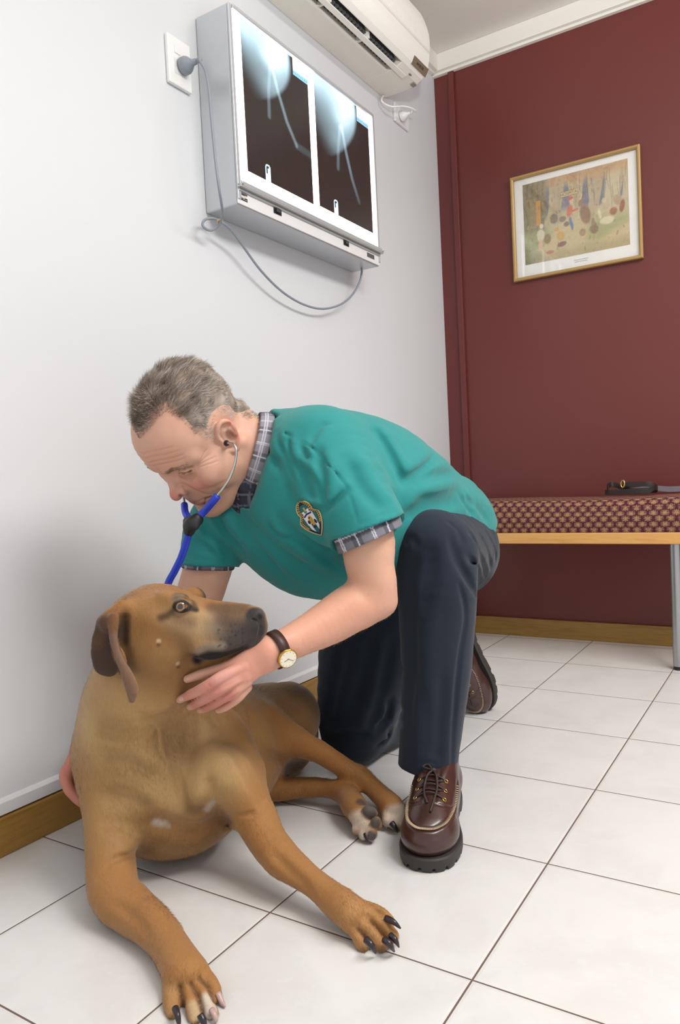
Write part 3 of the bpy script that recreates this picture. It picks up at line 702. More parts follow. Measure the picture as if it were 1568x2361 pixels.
def cushion():
    # rounded block as a dense grid wrapped front -> top, coloured with a woven starburst
    h0, h1, rr = 0.4427, 0.553, 0.03
    path = []
    for z in np.linspace(h0, h1-rr, 34): path.append((BYF+0.004-0.006*math.sin(math.pi*(z-h0)/(h1-rr-h0)), z))
    for a in np.linspace(0, math.pi/2, 16)[1:]: path.append((BYF+0.004+rr-rr*math.cos(a), h1-rr+rr*math.sin(a)))
    for y in np.linspace(BYF+0.004+rr, BYB-0.012, 60)[1:]: path.append((y, h1+0.004*math.sin(math.pi*(y-BYF)/(BYB-BYF))))
    path = np.array(path); L = np.r_[0, np.cumsum(np.linalg.norm(np.diff(path, axis=0), axis=1))]
    nx = 760; xs = np.linspace(BX0+0.004, BX1-0.004, nx); Np = len(path)
    Xg = np.repeat(xs, Np); Yg = np.tile(path[:, 0], nx); Zg = np.tile(path[:, 1], nx); Lg = np.tile(L, nx)
    Zg = Zg+0.003*np.sin(Xg*7)*(Zg > 0.5)
    vs = np.stack([Xg, Yg, Zg], 1)
    p = 0.034; a = Xg/p; b = Lg/(p*0.54)
    row = np.floor(b); fx = (a+0.5*(row % 2)) % 1-0.5; fy_ = b-row-0.5
    r = np.sqrt((fx*1.0)**2+(fy_*0.62)**2); th = np.arctan2(fy_*0.62, fx)
    star = sstep(0.36, 0.28, r+0.17*(0.5-0.5*np.cos(8*th))) * (1-0.55*sstep(0.55, 0.95, np.cos(8*th+math.pi)*0.5+0.5)*(r > 0.05))
    ring = sstep(0.5, 0.44, np.abs(fx)+np.abs(fy_)*0.62+0.07*np.cos(6*th))*sstep(0.36, 0.40, np.abs(fx)+np.abs(fy_)*0.62+0.05*np.cos(6*th))*sstep(-0.2, 0.4, np.cos(12*th))
    w = np.clip(star+0.8*ring, 0, 1); wv = 0.88+0.12*np.sin(Xg*2600)*np.sin(Lg*2600)
    c = (np.array(lin('552437'))*(1-w[:, None])+np.array(lin('b08a60'))*w[:, None])*wv[:, None]
    idx = np.arange(nx*Np).reshape(nx, Np); F = np.stack([idx[:-1, :-1], idx[1:, :-1], idx[1:, 1:], idx[:-1, 1:]], -1).reshape(-1, 4)
    b0 = len(vs); ends = []
    back = np.array([[x, BYB-0.012, z] for x in (xs[0], xs[-1]) for z in (h0,)]); vs = np.vstack([vs, back])
    F = F.tolist(); F.append(list(idx[0, :])+[b0]); F.append(list(idx[-1, ::-1])[:0]+[b0+1]+list(idx[-1, ::-1])); F.append([b0, b0+1, int(idx[-1, 0]), int(idx[0, 0])])
    c = np.vstack([c, np.tile(c.mean(0), (2, 1))])
    me = bpy.data.meshes.new('cushion'); me.from_pydata(vs.tolist(), [], [[int(i) for i in f] for f in F])
    at = me.color_attributes.new('Col', 'FLOAT_COLOR', 'POINT'); at.data.foreach_set('color', np.hstack([c, np.ones((len(c), 1))]).astype(f4).ravel()); return me
link('cushion', cushion(), m_attr('cushion_weave', 0.85, 0, 0.2), BN, True)

# ------------------------------------------------------------------ leash lying on the bench
LZ = 0.5608
LS = thing('dog_leash', 'coiled dark leather dog leash with brass ring on the bench cushion', 'leash', (0.86, -0.2, LZ))
M_LEA = simple('dark_leather', '2b2220', 0.5, 0, 0.15, 60, 0.15, 300)
yl = -0.20
def lp(u, v, y): return on(u, v, 1, y)
w_ = 0.0175
b1 = spline([lp(1396, 1138, -0.17), lp(1402, 1140, -0.215), lp(1440, 1140, -0.228), lp(1485, 1136, -0.225), lp(1508, 1124, -0.205), lp(1515, 1128, -0.16), lp(1495, 1137, -0.145), lp(1450, 1138, -0.15)], 8)
for q in b1: q[2] = max(q[2], LZ+w_/2+0.0012)
MB().strap(b1, (0, 0, 1), w_, 0.0035).build('leather_band', M_LEA, LS, bevel=0.0008)
b2 = spline([lp(1403, 1131, -0.212), lp(1401, 1124, -0.17), lp(1412, 1119, -0.14), lp(1432, 1125, -0.155), lp(1455, 1133, -0.19)], 8)
for q in b2: q[2] = max(q[2]+0.004, LZ+w_/2+0.012)
MB().strap(b2, (0, 0.25, 1), w_, 0.0035).build('leather_loop', M_LEA, LS, bevel=0.0008)
b3 = spline([lp(1437, 1118, -0.175), lp(1460, 1116, -0.185), lp(1490, 1116, -0.19), lp(1508, 1120, -0.18), lp(1515, 1127, -0.155), lp(1500, 1134, -0.13), lp(1462, 1132, -0.125)], 8)
for q in b3: q[2] = max(q[2], LZ+0.0105)
MB().strap(b3, (0, 0.1, 1), w_, 0.0035).build('handle_band', M_LEA, LS, bevel=0.0008)
web = spline([lp(1462, 1131, -0.117), lp(1500, 1126, -0.11), lp(1540, 1128, -0.105), lp(1580, 1134, -0.10), lp(1640, 1140, -0.1)], 6)
for q in web: q[2] = max(q[2], LZ+0.0108)
MB().strap(web, (0, 0.15, 1), 0.019, 0.002).build('webbing', simple('grey_webbing', '6e6a70', 0.8, 0, 0.2, 300), LS)
rc_ = lp(1436, 1116, -0.178); ring = [rc_+np.array([0.006*math.cos(a), 0.003*math.sin(a), 0.0125*math.sin(a)]) for a in np.linspace(0, 6.283, 21)[:-1]]
MB().tube(ring, 0.0028, 8, close=True).build('ring', simple('brass', 'b7975a', 0.25, 0.9), LS, smooth=True)
# ================================================================== the dog
TOV = -FW                                     # towards the viewer's side, used as a local axis
DG = SDF()
# neck and chest
DG.chain([V(322, 1560, 1.25, 103), V(318, 1640, 1.285, 130), V(345, 1720, 1.325, 165), V(385, 1790, 1.345, 175)], k=0.03)
DG.E(372, 1822, 1.345, 165, 108, 150, 8, k=0.03)
DG.E(440, 1828, 1.36, 126, 104, 150, 0, k=0.03)
DG.E(362, 1832, 1.250, 58, 78, 60, -24, k=0.022)          # breast muscles either side of the keel
DG.E(474, 1795, 1.252, 46, 88, 58, 12, k=0.022)
DG.chain([V(425, 1545, 1.235, 42), V(440, 1610, 1.262, 55), V(478, 1690, 1.315, 78)], k=0.02)
# barrel, loin, rump
DG.chain([V(470, 1735, 1.43, 128), V(540, 1715, 1.52, 122), V(600, 1692, 1.64, 112), V(622, 1688, 1.70, 112)], k=0.03)
DG.E(590, 1755, 1.47, 48, 85, 80, -8, k=0.02)
DG.E(660, 1655, 1.62, 78, 82, 90, 20, k=0.02)
# hind leg lying on top
DG.chain([V(640, 1660, 1.60, 66), V(622, 1690, 1.53, 50), V(680, 1708, 1.515, 36), V(735, 1733, 1.51, 27), V(795, 1771, 1.50, 22.5), V(838, 1798, 1.49, 22), V(868, 1824, 1.465, 22), V(902, 1858, 1.42, 27)], k=0.02)
DG.E(838, 1782, 1.497, 18, 10, 13, 35, k=0.012)
for u, v, w in ((893, 1893, 13), (910, 1900, 13), (927, 1903, 12)): DG.chain([V(u-3, 1866, 1.415, 13), V(u, v, 1.395, w)], k=0.006)
# hind leg beneath
DG.chain([V(590, 1815, 1.54, 34), V(640, 1820, 1.535, 26), V(700, 1815, 1.53, 23), V(758, 1818, 1.51, 21.5), V(796, 1832, 1.475, 24), V(815, 1858, 1.425, 28), V(832, 1882, 1.385, 26)], k=0.02)
for u, v, d, w in ((823, 1912, 1.372, 13), (838, 1925, 1.357, 12), (857, 1921, 1.352, 14), (868, 1902, 1.37, 13)): DG.chain([V(836, 1880, 1.385, 14), V(u, v, d, w)], k=0.006)
DG.E(852, 1872, 1.368, 19, 14, 10, 20, k=0.003); DG.E(866, 1898, 1.352, 12, 16, 8, 20, k=0.003); DG.E(857, 1928, 1.345, 13, 10, 7, -50, k=0.003)
# near front leg (viewer's right)
DG.chain([V(520, 1740, 1.31, 74), V(548, 1800, 1.28, 64), V(580, 1870, 1.255, 50), V(612, 1930, 1.225, 45), V(652, 1980, 1.19, 42), V(695, 2014, 1.16, 34), V(735, 2044, 1.135, 31), V(775, 2078, 1.108, 37), V(812, 2108, 1.08, 40)], k=0.025)
DG.E(606, 1890, 1.245, 22, 30, 28, -20, k=0.02)
DG.E(548, 1800, 1.240, 46, 84, 42, -24, k=0.02)
NT1 = (((800, 2118, 1.0820, 22), (824, 2152, 1.0600, 19), (838, 2182, 1.0480, 17)), ((818, 2110, 1.0800, 20), (852, 2144, 1.0570, 17), (878, 2180, 1.0430, 16.5)),
       ((838, 2100, 1.0820, 17), (876, 2126, 1.0600, 14.5), (905, 2158, 1.0480, 14.5)), ((848, 2092, 1.0880, 12), (878, 2104, 1.0700, 11), (898, 2122, 1.0600, 10)))
for q in NT1: DG.chain([V(*w) for w in q], k=0.005)
# far front leg (viewer's left)
DG.chain([V(245, 1740, 1.30, 70), V(250, 1850, 1.25, 60), V(254, 1950, 1.205, 56), V(258, 2020, 1.175, 57), V(268, 2062, 1.15, 57), V(304, 2098, 1.12, 53), V(345, 2130, 1.085, 48), V(384, 2172, 1.045, 43), V(408, 2212, 1.012, 45), V(430, 2250, 0.985, 52)], k=0.025)
NT2 = (((404, 2262, 0.9830, 29), (396, 2305, 0.9550, 23), (401, 2345, 0.9350, 20)), ((425, 2262, 0.9780, 27), (440, 2308, 0.9500, 21), (451, 2352, 0.9250, 19)),
       ((445, 2256, 0.9800, 25), (471, 2295, 0.9550, 18), (488, 2340, 0.9300, 16.5)), ((462, 2246, 0.9880, 22), (490, 2272, 0.9680, 16), (500, 2302, 0.9550, 12)))
for q in NT2: DG.chain([V(*w) for w in q], k=0.005)
# ---- head
DG.E(345, 1440, 1.21, 102, 88, 84, -12, k=0.025)
DG.E(372, 1405, 1.20, 68, 55, 80, -6, k=0.02)
DG.E(362, 1492, 1.185, 80, 70, 58, -10, k=0.025)
DG.chain([V(435, 1442, 1.20, 56), V(520, 1442, 1.188, 50), V(574, 1446, 1.180, 44)], k=0.02, sq=(FW, 0.88))
DG.chain([V(430, 1404, 1.20, 30), V(505, 1413, 1.188, 21), V(570, 1412, 1.181, 15)], k=0.015)
DG.chain([V(468, 1497, 1.162, 30), V(515, 1482, 1.158, 33), V(572, 1462, 1.163, 28)], k=0.012, sq=(FW, 0.7))      # near flew
DG.E(530, 1478, 1.205, 72, 36, 24, -20, k=0.02)          # far flew
DG.chain([V(420, 1522, 1.205, 34), V(490, 1516, 1.195, 20), V(560, 1490, 1.185, 16)], k=0.015)
DG.E(402, 1377, 1.152, 32, 13, 16, 8, k=0.028)           # brow, near
DG.E(452, 1371, 1.245, 25, 16, 18, 30, k=0.012)          # brow, far
DG.chain([V(385, 1540, 1.215, 62), V(385, 1590, 1.24, 58)], k=0.025)
DG.E(440, 1434, 1.160, 34, 24, 16, 20, k=0.035)          # cheekbone below the eye
DG.E(418, 1398, 1.128, 19, 15, 10, 8, op='s', k=0.012)   # eye socket
DG.E(418, 1398, 1.1445, 19, 15.5, 11, 8, k=0.004)        # lids
DG.E(418, 1398, 1.133, 13.5, 8.6, 12, 8, op='s', k=0.003)
DG.E(591, 1420, 1.178, 20, 20, 28, 20, k=0.006)          # nose leather
DG.E(600, 1421, 1.1545, 9, 6.5, 6, 60, op='s', k=0.004)
DG.E(588, 1431, 1.1545, 11, 3, 5, 25, op='s', k=0.003)
# ear: a soft folded flap
DG.chain([V(282, 1408, 1.160, 24), V(252, 1436, 1.150, 26)], k=0.012, sq=(FW, 0.6))
DG.chain([V(246, 1440, 1.155, 24), V(242, 1490, 1.155, 34), V(246, 1528, 1.155, 36)], k=0.006, sq=(FW, 0.28))
DG.chain([V(262, 1425, 1.140, 14), V(262, 1470, 1.132, 10), V(274, 1515, 1.126, 10), V(291, 1552, 1.122, 13), V(303, 1588, 1.122, 14), V(304, 1612, 1.122, 7)], k=0.006, sq=(FW, 0.6))
DG.chain([V(266, 1480, 1.142, 16), V(284, 1545, 1.14, 18)], k=0.006, sq=(FW, 0.3))
DG.lines([
  ([(287, 1412), (286, 1450), (288, 1495)], .007, .008),
  ([(455, 1520), (480, 1512), (515, 1508), (555, 1496), (592, 1474)], .0045, .0055), ([(448, 1513), (456, 1524), (470, 1526)], .006, .006),
  ([(445, 1500), (470, 1489), (505, 1488)], .006, -.002), ([(398, 1384), (417, 1378), (438, 1386)], .003, .002), ([(434, 1400), (450, 1404)], .003, .002),
  ([(395, 1414), (415, 1420), (438, 1414)], .003, .0015), ([(601, 1440), (596, 1470)], .003, .003), ([(455, 1440), (500, 1442), (540, 1450)], .012, .002),
  # skin folds of neck and chest
  ([(346, 1672), (350, 1700), (347, 1752)], .008, 0.0119), ([(425, 1618), (395, 1648), (352, 1664), (325, 1655)], .009, 0.0136),
  ([(445, 1640), (440, 1690), (430, 1740)], .010, 0.0085), ([(385, 1655), (388, 1700), (398, 1750)], .008, 0.0085), ([(365, 1680), (370, 1720), (378, 1750)], .006, -0.0051),
  ([(402, 1765), (414, 1808), (424, 1845), (428, 1862)], .006, 0.0136), ([(428, 1862), (450, 1880), (470, 1862)], .009, 0.0102),
  ([(472, 1862), (482, 1830), (480, 1790)], .010, 0.0068),
  ([(240, 2000), (263, 1980), (310, 1968), (352, 1942)], .005, 0.0060), ([(250, 1990), (300, 1975), (340, 1960)], .003, 0.0030),
  ([(345, 1893), (390, 1905), (440, 1920), (480, 1905)], .016, 0.0170), ([(548, 1882), (566, 1879), (586, 1875)], .004, 0.0050), ([(500, 1900), (520, 1913), (545, 1905)], .006, -0.0085),
  ([(225, 1745), (280, 1752), (335, 1778), (370, 1800)], .012, 0.0085), ([(240, 1830), (300, 1842), (350, 1872)], .014, 0.0085), ([(230, 1900), (300, 1905)], .012, 0.0068),
  ([(478, 1640), (505, 1665), (548, 1735), (580, 1790), (604, 1845)], .010, 0.0170), ([(470, 1700), (500, 1760), (520, 1830)], .02, -0.0051),
  ([(628, 1965), (665, 2005), (715, 2052)], .008, 0.0059), ([(268, 2085), (310, 2118), (345, 2158)], .008, 0.0051), ([(330, 2075), (372, 2110)], .012, -0.0034),
  ([(575, 1640), (590, 1690), (620, 1735), (660, 1762)], .009, 0.0187), ([(655, 1630), (690, 1655), (728, 1695)], .012, 0.0119), ([(600, 1620), (640, 1640)], .02, -0.0051),
  ([(560, 1690), (600, 1760), (630, 1790)], .02, -0.0034), ([(660, 1768), (690, 1775), (720, 1772)], .010, 0.0136),
  # between the toes
  ([(810, 2128), (840, 2158), (858, 2182)], .0035, 0.0060), ([(838, 2112), (872, 2140), (893, 2165)], .003, 0.0060), ([(858, 2098), (885, 2112)], .0025, 0.0050),
  ([(412, 2268), (420, 2300), (424, 2345)], .0035, 0.0080), ([(438, 2262), (457, 2298), (468, 2340)], .003, 0.0080), ([(458, 2252), (480, 2276), (494, 2310)], .003, 0.0070), ([(860, 2098), (880, 2104)], .002, 0.0030)])
DG.field(lambda X: 0.0010*nvec(X, 55, 1)+0.0005*nvec(X, 140, 2), P(450, 1800, 1.35), 1.5)
DG.plane((0, 0, 0.0005), (0, 0, -1), 0.004)
DG.plane((0.02, 0, 0), (-1, 0, 0), 0.004)
def reg_dhead(X): return np.linalg.norm(X-P(430, 1440, 1.18), axis=1) < 0.19
dme = DG.mesh(0.0034, refine=[reg_dhead, reg_dhead])
X = DG.co(dme); pt = Paint(X, 'a87b48')
n1, n2 = nvec(X, 22, 1), nvec(X, 9, 4)
pt.mask(sstep(-0.2, 0.9, n1)*0.35, 'b68a57'); pt.mask(sstep(0.1, 0.9, n2)*0.3, '956834')
OR, PALE, DKB = 'b07a44', 'c4a06e', '6a4626'
pt.on(DG, [
  ([(230, 1640), (330, 1720), (360, 1830), (420, 1800)], .085, PALE, .7, .7), ([(480, 1700), (520, 1800)], .05, PALE, .8, .6), ([(210, 1690)], .03, 'c8a86f', .8, .7),
  ([(250, 1680), (320, 1690), (400, 1700)], .022, '8f6c40', .9, .5, .006), ([(260, 1760), (330, 1780)], .014, '8f6c40', .9, .4), ([(400, 1660), (420, 1720)], .025, '927048', .9, .5),
  ([(560, 1680), (600, 1750)], .05, '9f6f3c', .7, .7), ([(620, 1600), (700, 1640)], .06, '7d5a34', .7, .8), ([(690, 1590), (735, 1640)], .03, '4f3d2a', .8, .7),
  ([(640, 1660), (700, 1700), (760, 1750)], .03, 'a06a33', .8, .8),
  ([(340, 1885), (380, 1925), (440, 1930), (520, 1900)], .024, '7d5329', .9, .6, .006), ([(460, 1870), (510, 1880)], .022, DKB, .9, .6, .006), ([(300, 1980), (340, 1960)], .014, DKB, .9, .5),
  ([(262, 2060), (340, 2120), (410, 2210), (430, 2270)], .06, OR, .6, .7), ([(600, 1900), (700, 2020), (800, 2100), (850, 2140)], .06, OR, .6, .7), ([(820, 2110), (860, 2140)], .03, 'c08f5a', .8, .6),
  ([(690, 1715), (830, 1800), (905, 1860)], .05, 'a06c37', .6, .7), ([(640, 1820), (760, 1820), (820, 1870)], .05, 'a06c37', .6, .7), ([(690, 1765), (660, 1775)], .03, '4a3a26', .8, .7),  # last dark dab paints in the belly shadow
  # head
  ([(400, 1355), (330, 1375), (280, 1400)], .028, 'a5703e', .7, .9), ([(450, 1358), (500, 1395)], .018, 'a5703e', .7, .8), ([(330, 1400), (370, 1410)], .024, 'b98a54', .8, .8),
  ([(400, 1440), (450, 1445), (490, 1440)], .022, 'c0a078', .8, .75), ([(340, 1500), (380, 1540)], .04, '9c7245', .7, .7), ([(400, 1480), (430, 1500)], .022, '94704a', .9, .6), ([(330, 1450), (380, 1470)], .018, '8d5d2f', .9, .5),
  ([(490, 1400), (560, 1400)], .011, '54402f', .8, .75), ([(515, 1415), (560, 1410)], .012, '6b4f35', .9, .6),
  ([(515, 1450), (560, 1450)], .024, '5a4e45', .8, .85, .004), ([(545, 1478), (590, 1455)], .022, '423b38', .7, .95, .003), ([(600, 1440), (600, 1470)], .016, '2b2727', .7, .95),
  ([(490, 1506), (540, 1492), (580, 1480)], .012, '4a433e', .8, .9), ([(592, 1418)], .0175, '2f2a2a', .25, 1.0), ([(604, 1410)], .008, '554b48', .8, .7), ([(600, 1421)], .005, '0c0a0a', .5, 1.0), ([(586, 1432)], .004, '1a1616', .6, .9),
  ([(456, 1518), (470, 1516), (492, 1512)], .0135, '201d1d', .6, .97), ([(455, 1520), (470, 1519), (500, 1516), (530, 1509), (565, 1497)], .0085, '1c1a1a', .6, 1.0), ([(455, 1502), (478, 1491), (512, 1490)], .006, '9a8a78', .9, .8),  # black lips; the paler upper flew edge is a painted highlight
  ([(402, 1402), (406, 1390), (418, 1385), (431, 1389), (438, 1400), (430, 1407), (416, 1410), (403, 1405)], .0045, '1f1a18', .5, 1.0), ([(436, 1401), (452, 1406)], .0045, '241d1a', .7, 1.0),
  ([(408, 1374), (428, 1372), (443, 1385), (448, 1398)], .006, '3f2f24', .9, .8), ([(400, 1380), (418, 1375)], .005, '8d7a62', .8, .7),
  ([(398, 1410), (384, 1420), (372, 1424)], .006, '4a3420', .9, .8), ([(412, 1424), (440, 1434)], .009, '6f5640', .95, .5), ([(466, 1358), (474, 1374)], .008, '33271e', .8, .9),
  ([(366, 1478)], .0035, 'd0b48f', .6, .8), ([(365, 1487)], .003, '5a4028', .7, .7), ([(410, 1530)], .0035, 'cbb091', .6, .8), ([(411, 1538)], .003, '4a3522', .7, .7),
  ([(245, 1455), (232, 1500), (240, 1540), (262, 1545)], .026, '3e2d27', .4, .95), ([(262, 1415), (255, 1445)], .012, '805733', .8, .9), ([(240, 1440), (225, 1480)], .010, '60402a', .8, .8),
  ([(262, 1470), (272, 1515), (290, 1552), (303, 1588), (304, 1612)], .010, '7d5f4e', .5, .9), ([(287, 1422), (289, 1455), (290, 1480)], .008, '2a201a', .95, .85), ([(297, 1500), (310, 1545)], .008, '6f4c2c', .9, .6),
  # chest marks, toes, pads
  ([(360, 1892), (376, 1898)], .0060, 'c6bab0', .95, .75, .004, 130), ([(388, 1904)], .004, 'b9ab9c', .9, .6), ([(480, 1866), (490, 1848)], .005, 'b5a698', .9, .75, .004, 110),
  ([(475, 2305), (485, 2340)], .010, 'e2d3c0', .5, .95), ([(445, 2318), (452, 2345)], .008, 'd5b78e', .7, .8), ([(400, 2280), (398, 2330)], .010, 'b58a58', .7, .7),
  ([(905, 1880), (930, 1875), (900, 1895)], .017, 'd8c6b4', .4, .9), ([(812, 1895), (828, 1890), (842, 1930)], .016, 'd2bfae', .5, .9),
  ([(852, 1872)], .0145, '5a524d', .25, 1.0), ([(866, 1898)], .0105, '5a524d', .25, 1.0), ([(857, 1928)], .010, '5a524d', .25, 1.0), ([(835, 1850)], .012, '4a423d', .3, .9),
  ([(840, 2190), (880, 2195)], .008, '7c6147', .7, .6),
  ([(415, 2272), (421, 2310), (425, 2350)], .0030, '5a3b1e', .9, .9), ([(440, 2266), (458, 2300), (470, 2345)], .0028, '5a3b1e', .9, .9), ([(460, 2255), (480, 2278), (494, 2312)], .0026, '5a3b1e', .9, .9),  # here and below: shade painted into the grooves between the toes
  ([(826, 2142), (846, 2166), (860, 2186)], .003, '5a3b1e', .9, .9), ([(856, 2126), (878, 2150), (892, 2168)], .0026, '6a4826', .9, .8)]
  + [([(500+rx_*64, 1444+ry_*52-rx_*8)], .0016, '221e1e', .9, .5) for rx_, ry_ in RNG.random((26, 2))])
pt.store(dme)
DOG = thing('dog', 'large tan ridgeback dog with dark muzzle lying on the tiled floor', 'dog', tuple(floor_at(430, 1965)))
t = NT('dog_coat'); a = t.n('ShaderNodeAttribute', attribute_name='Col')
h1 = t.noise(1, 4, 0.7, vec=t.coord(scale=(420, 420, 110))); h2 = t.noise(60, 3)
t.col(t.mix(t.math('MULTIPLY', h1, 0.72), a.outputs['Color'], t.mix(0.5, a.outputs['Color'], (0.02, 0.012, 0.006)), 'MIX'))
t.set(Roughness=0.55, Specular_IOR_Level=0.25, Sheen_Weight=0.2, Sheen_Roughness=0.4)
t.bump(h1, 0.55, 0.0018); M_COAT = t.m
DOG_BODY = (dme, M_COAT)
# eyes
t = NT('amber_eye'); a = t.n('ShaderNodeAttribute', attribute_name='Col'); t.l(a.outputs['Color'], t.b.inputs['Base Color']); t.set(Roughness=0.05, Specular_IOR_Level=0.8, Coat_Weight=1.0)
M_EYE = t.m
def eyeball(c, r, look, iris, pupil_r, iris_r, parent, white='d8cfc4', name='eye'):
    bm = bmesh.new(); bmesh.ops.create_uvsphere(bm, u_segments=40, v_segments=28, radius=r); me = bpy.data.meshes.new(name); bm.to_mesh(me); bm.free()
    look = np.asarray(look, float); look /= np.linalg.norm(look); X = SDF.co(me); an = np.degrees(np.arccos(np.clip(X@look/r, -1, 1)))
    cc = np.tile(np.array(lin(white)), (len(X), 1)); cc[an < iris_r] = np.array(lin(iris)); cc[(an > iris_r-7) & (an < iris_r)] = np.array(lin(iris))*0.35; cc[an < pupil_r] = np.array(lin('0b0a0a'))
    at = me.color_attributes.new('Col', 'FLOAT_COLOR', 'POINT'); at.data.foreach_set('color', np.hstack([cc, np.ones((len(cc), 1))]).astype(f4).ravel())
    me.transform(Matrix.Translation(tuple(c))); return link(name, me, M_EYE, parent)
ec = P(418, 1398, 1.1470)
eyeball(ec, 0.0108, TOV+0.05*RT+0.05*UP, 'a06a2a', 24, 42, DOG, '1c1512')
M_CLAW = simple('dark_claw', '2d2629', 0.3, 0, 0.2, 200); M_CLAWP = simple('pink_claw', 'b79a94', 0.35, 0, 0.1, 200)
for pts, r, m in ((((404, 2325, 0.9260), (410, 2345, 0.9140), (415, 2372, 0.9140)), 8.5, M_CLAW), (((462, 2340, 0.9140), (470, 2358, 0.9090), (476, 2380, 0.9140)), 8.5, M_CLAW), (((488, 2328, 0.9240), (496, 2345, 0.9160), (502, 2370, 0.9190)), 7.5, M_CLAWP), (((502, 2290, 0.9540), (513, 2315, 0.9460), (521, 2345, 0.9410)), 7, M_CLAWP),
                  (((844, 2166, 1.0290), (857, 2180, 1.0210), (866, 2198, 1.0260)), 8.5, M_CLAW), (((886, 2166, 1.0290), (899, 2178, 1.0210), (909, 2194, 1.0270)), 8.5, M_CLAW), (((900, 2156, 1.0350), (912, 2168, 1.0270), (920, 2184, 1.0290)), 7.5, M_CLAW), (((890, 2117, 1.0550), (908, 2126, 1.0450), (924, 2141, 1.0410)), 7.5, M_CLAW),
                  (((842, 1922, 1.3520), (848, 1935, 1.3450), (854, 1943, 1.3470)), 6, M_CLAW), (((903, 1897, 1.3830), (911, 1908, 1.3770), (917, 1920, 1.3800)), 7, M_CLAW)):
    q = spline([P(*w) for w in pts], 5); n = len(q); r0 = r*pts[0][2]/FPX
    for w in q: w[2] = max(w[2], 0.0035)
    MB().tube(q, [r0*(1-0.75*(i/(n-1))**2.2) for i in range(n)], 12).build('claw', m, DOG, smooth=True)

# short coat: flat-lying hair, part of the body mesh
def fur():
    N = 150000; XL = DG.co(dme); T_ = tris(dme); ce = XL[T_].mean(1)
    nr = np.cross(XL[T_[:, 1]]-XL[T_[:, 0]], XL[T_[:, 2]]-XL[T_[:, 0]]); nr /= np.linalg.norm(nr, axis=1, keepdims=True)+1e-12
    cc = np.empty(len(dme.vertices)*4, f4); dme.color_attributes['Col'].data.foreach_get('color', cc); cc = cc.reshape(-1, 4)[:, :3]
    keep = segdist(ce, [P(592, 1420, 1.17)]) > .022
    for q in ((418, 1398), (852, 1872), (866, 1898), (857, 1928), (835, 1850)): keep &= segdist(ce, [P(q[0], q[1], 1.14 if q[0] < 500 else 1.36)]) > .016
    T_, nr = T_[keep], nr[keep]; ar = np.linalg.norm(np.cross(XL[T_[:, 1]]-XL[T_[:, 0]], XL[T_[:, 2]]-XL[T_[:, 0]]), axis=1)
    pk = RNG.choice(len(T_), N, p=ar/ar.sum()); w = RNG.dirichlet((1, 1, 1), N); R0 = (XL[T_[pk]]*w[:, :, None]).sum(1); G = nr[pk]; G = G*np.sign((G*DG.grad(R0.astype(f4))).sum(1))[:, None]
    hd = sstep(.22, .13, np.linalg.norm(R0-P(400, 1440, 1.18), axis=1)); fl = np.array([.15, .35, -.9])[None]*(1-hd)[:, None]+(-RT*0.9-UP*0.35)[None]*hd[:, None]
    leg = sstep(.10, .04, np.minimum(segdist(R0, [P(262, 2060, 1.12), P(430, 2270, .95)]), segdist(R0, [P(600, 1900, 1.22), P(860, 2150, 1.04)]))); ld_ = np.array([.75, -.5, -.3]); fl = fl*(1-leg)[:, None]+ld_[None]*leg[:, None]
    fl = fl-G*(fl*G).sum(1)[:, None]; fl /= np.linalg.norm(fl, axis=1, keepdims=True)+1e-9
    sw = np.stack([nvec(R0, 26, s_) for s_ in (3, 5, 8)], 1)*.35; dr = fl+sw+G*.20+RNG.normal(size=(N, 3))*.12; dr /= np.linalg.norm(dr, axis=1, keepdims=True)
    col = (cc[T_[pk]]*w[:, :, None]).sum(1)*RNG.uniform(.78, 1.32, (N, 1)); ln = RNG.uniform(.006, .011, N)*(1-.45*hd)
    append_mesh(dme, hairs('fur', R0-G*.0006, dr, ln, np.full(N, .00017), col, M_COAT, None, .22, -G, 2))
# ================================================================== the man: head frame (left, forward, up)
HS, HF, HU = np.array([.984, -.113, -.136]), np.array([-.177, -.634, -.753]), np.array([.002, -.765, .644])
HU = HU/np.linalg.norm(HU); HF = HF-HU*(HF@HU); HF /= np.linalg.norm(HF); HS = np.cross(HU, HF)
HO = np.array([.3392, -1.8928, .7460]); HAX = np.array([HS, HF, HU])
def L(x, y, z, r=None):
    p = HO+x*HS+y*HF+z*HU
    return p if r is None else np.append(p, r)
def toL(X): return (X-HO)@HAX.T
def tov(X): return X+(CAM-X)/np.linalg.norm(CAM-X)*0.001
# where the shoes stand
LSY = np.array([.30, -.954, 0]); LSY /= np.linalg.norm(LSY); LSO = floor_at(981, 2011)-LSY*.150; LSO[2] = 0.0006
RSY = 0.30*RT-0.95*UP+0.05*FW; RSZ = -(0.78*FW+0.62*RT); RSZ = RSZ-RSY*(RSZ@RSY)/(RSY@RSY); RSY /= np.linalg.norm(RSY); RSZ /= np.linalg.norm(RSZ); RSO = floor_at(1122, 1632)-RSY*.150+np.array([0, 0, .004])
BD = SDF()
def le(c, r, op='u', k=0.012, rot=None):
    A = HAX if rot is None else (np.asarray(rot) @ HAX)
    BD.ell(L(*c), r, A, op, k)
def both(fn):
    for s in (1, -1): fn(s)
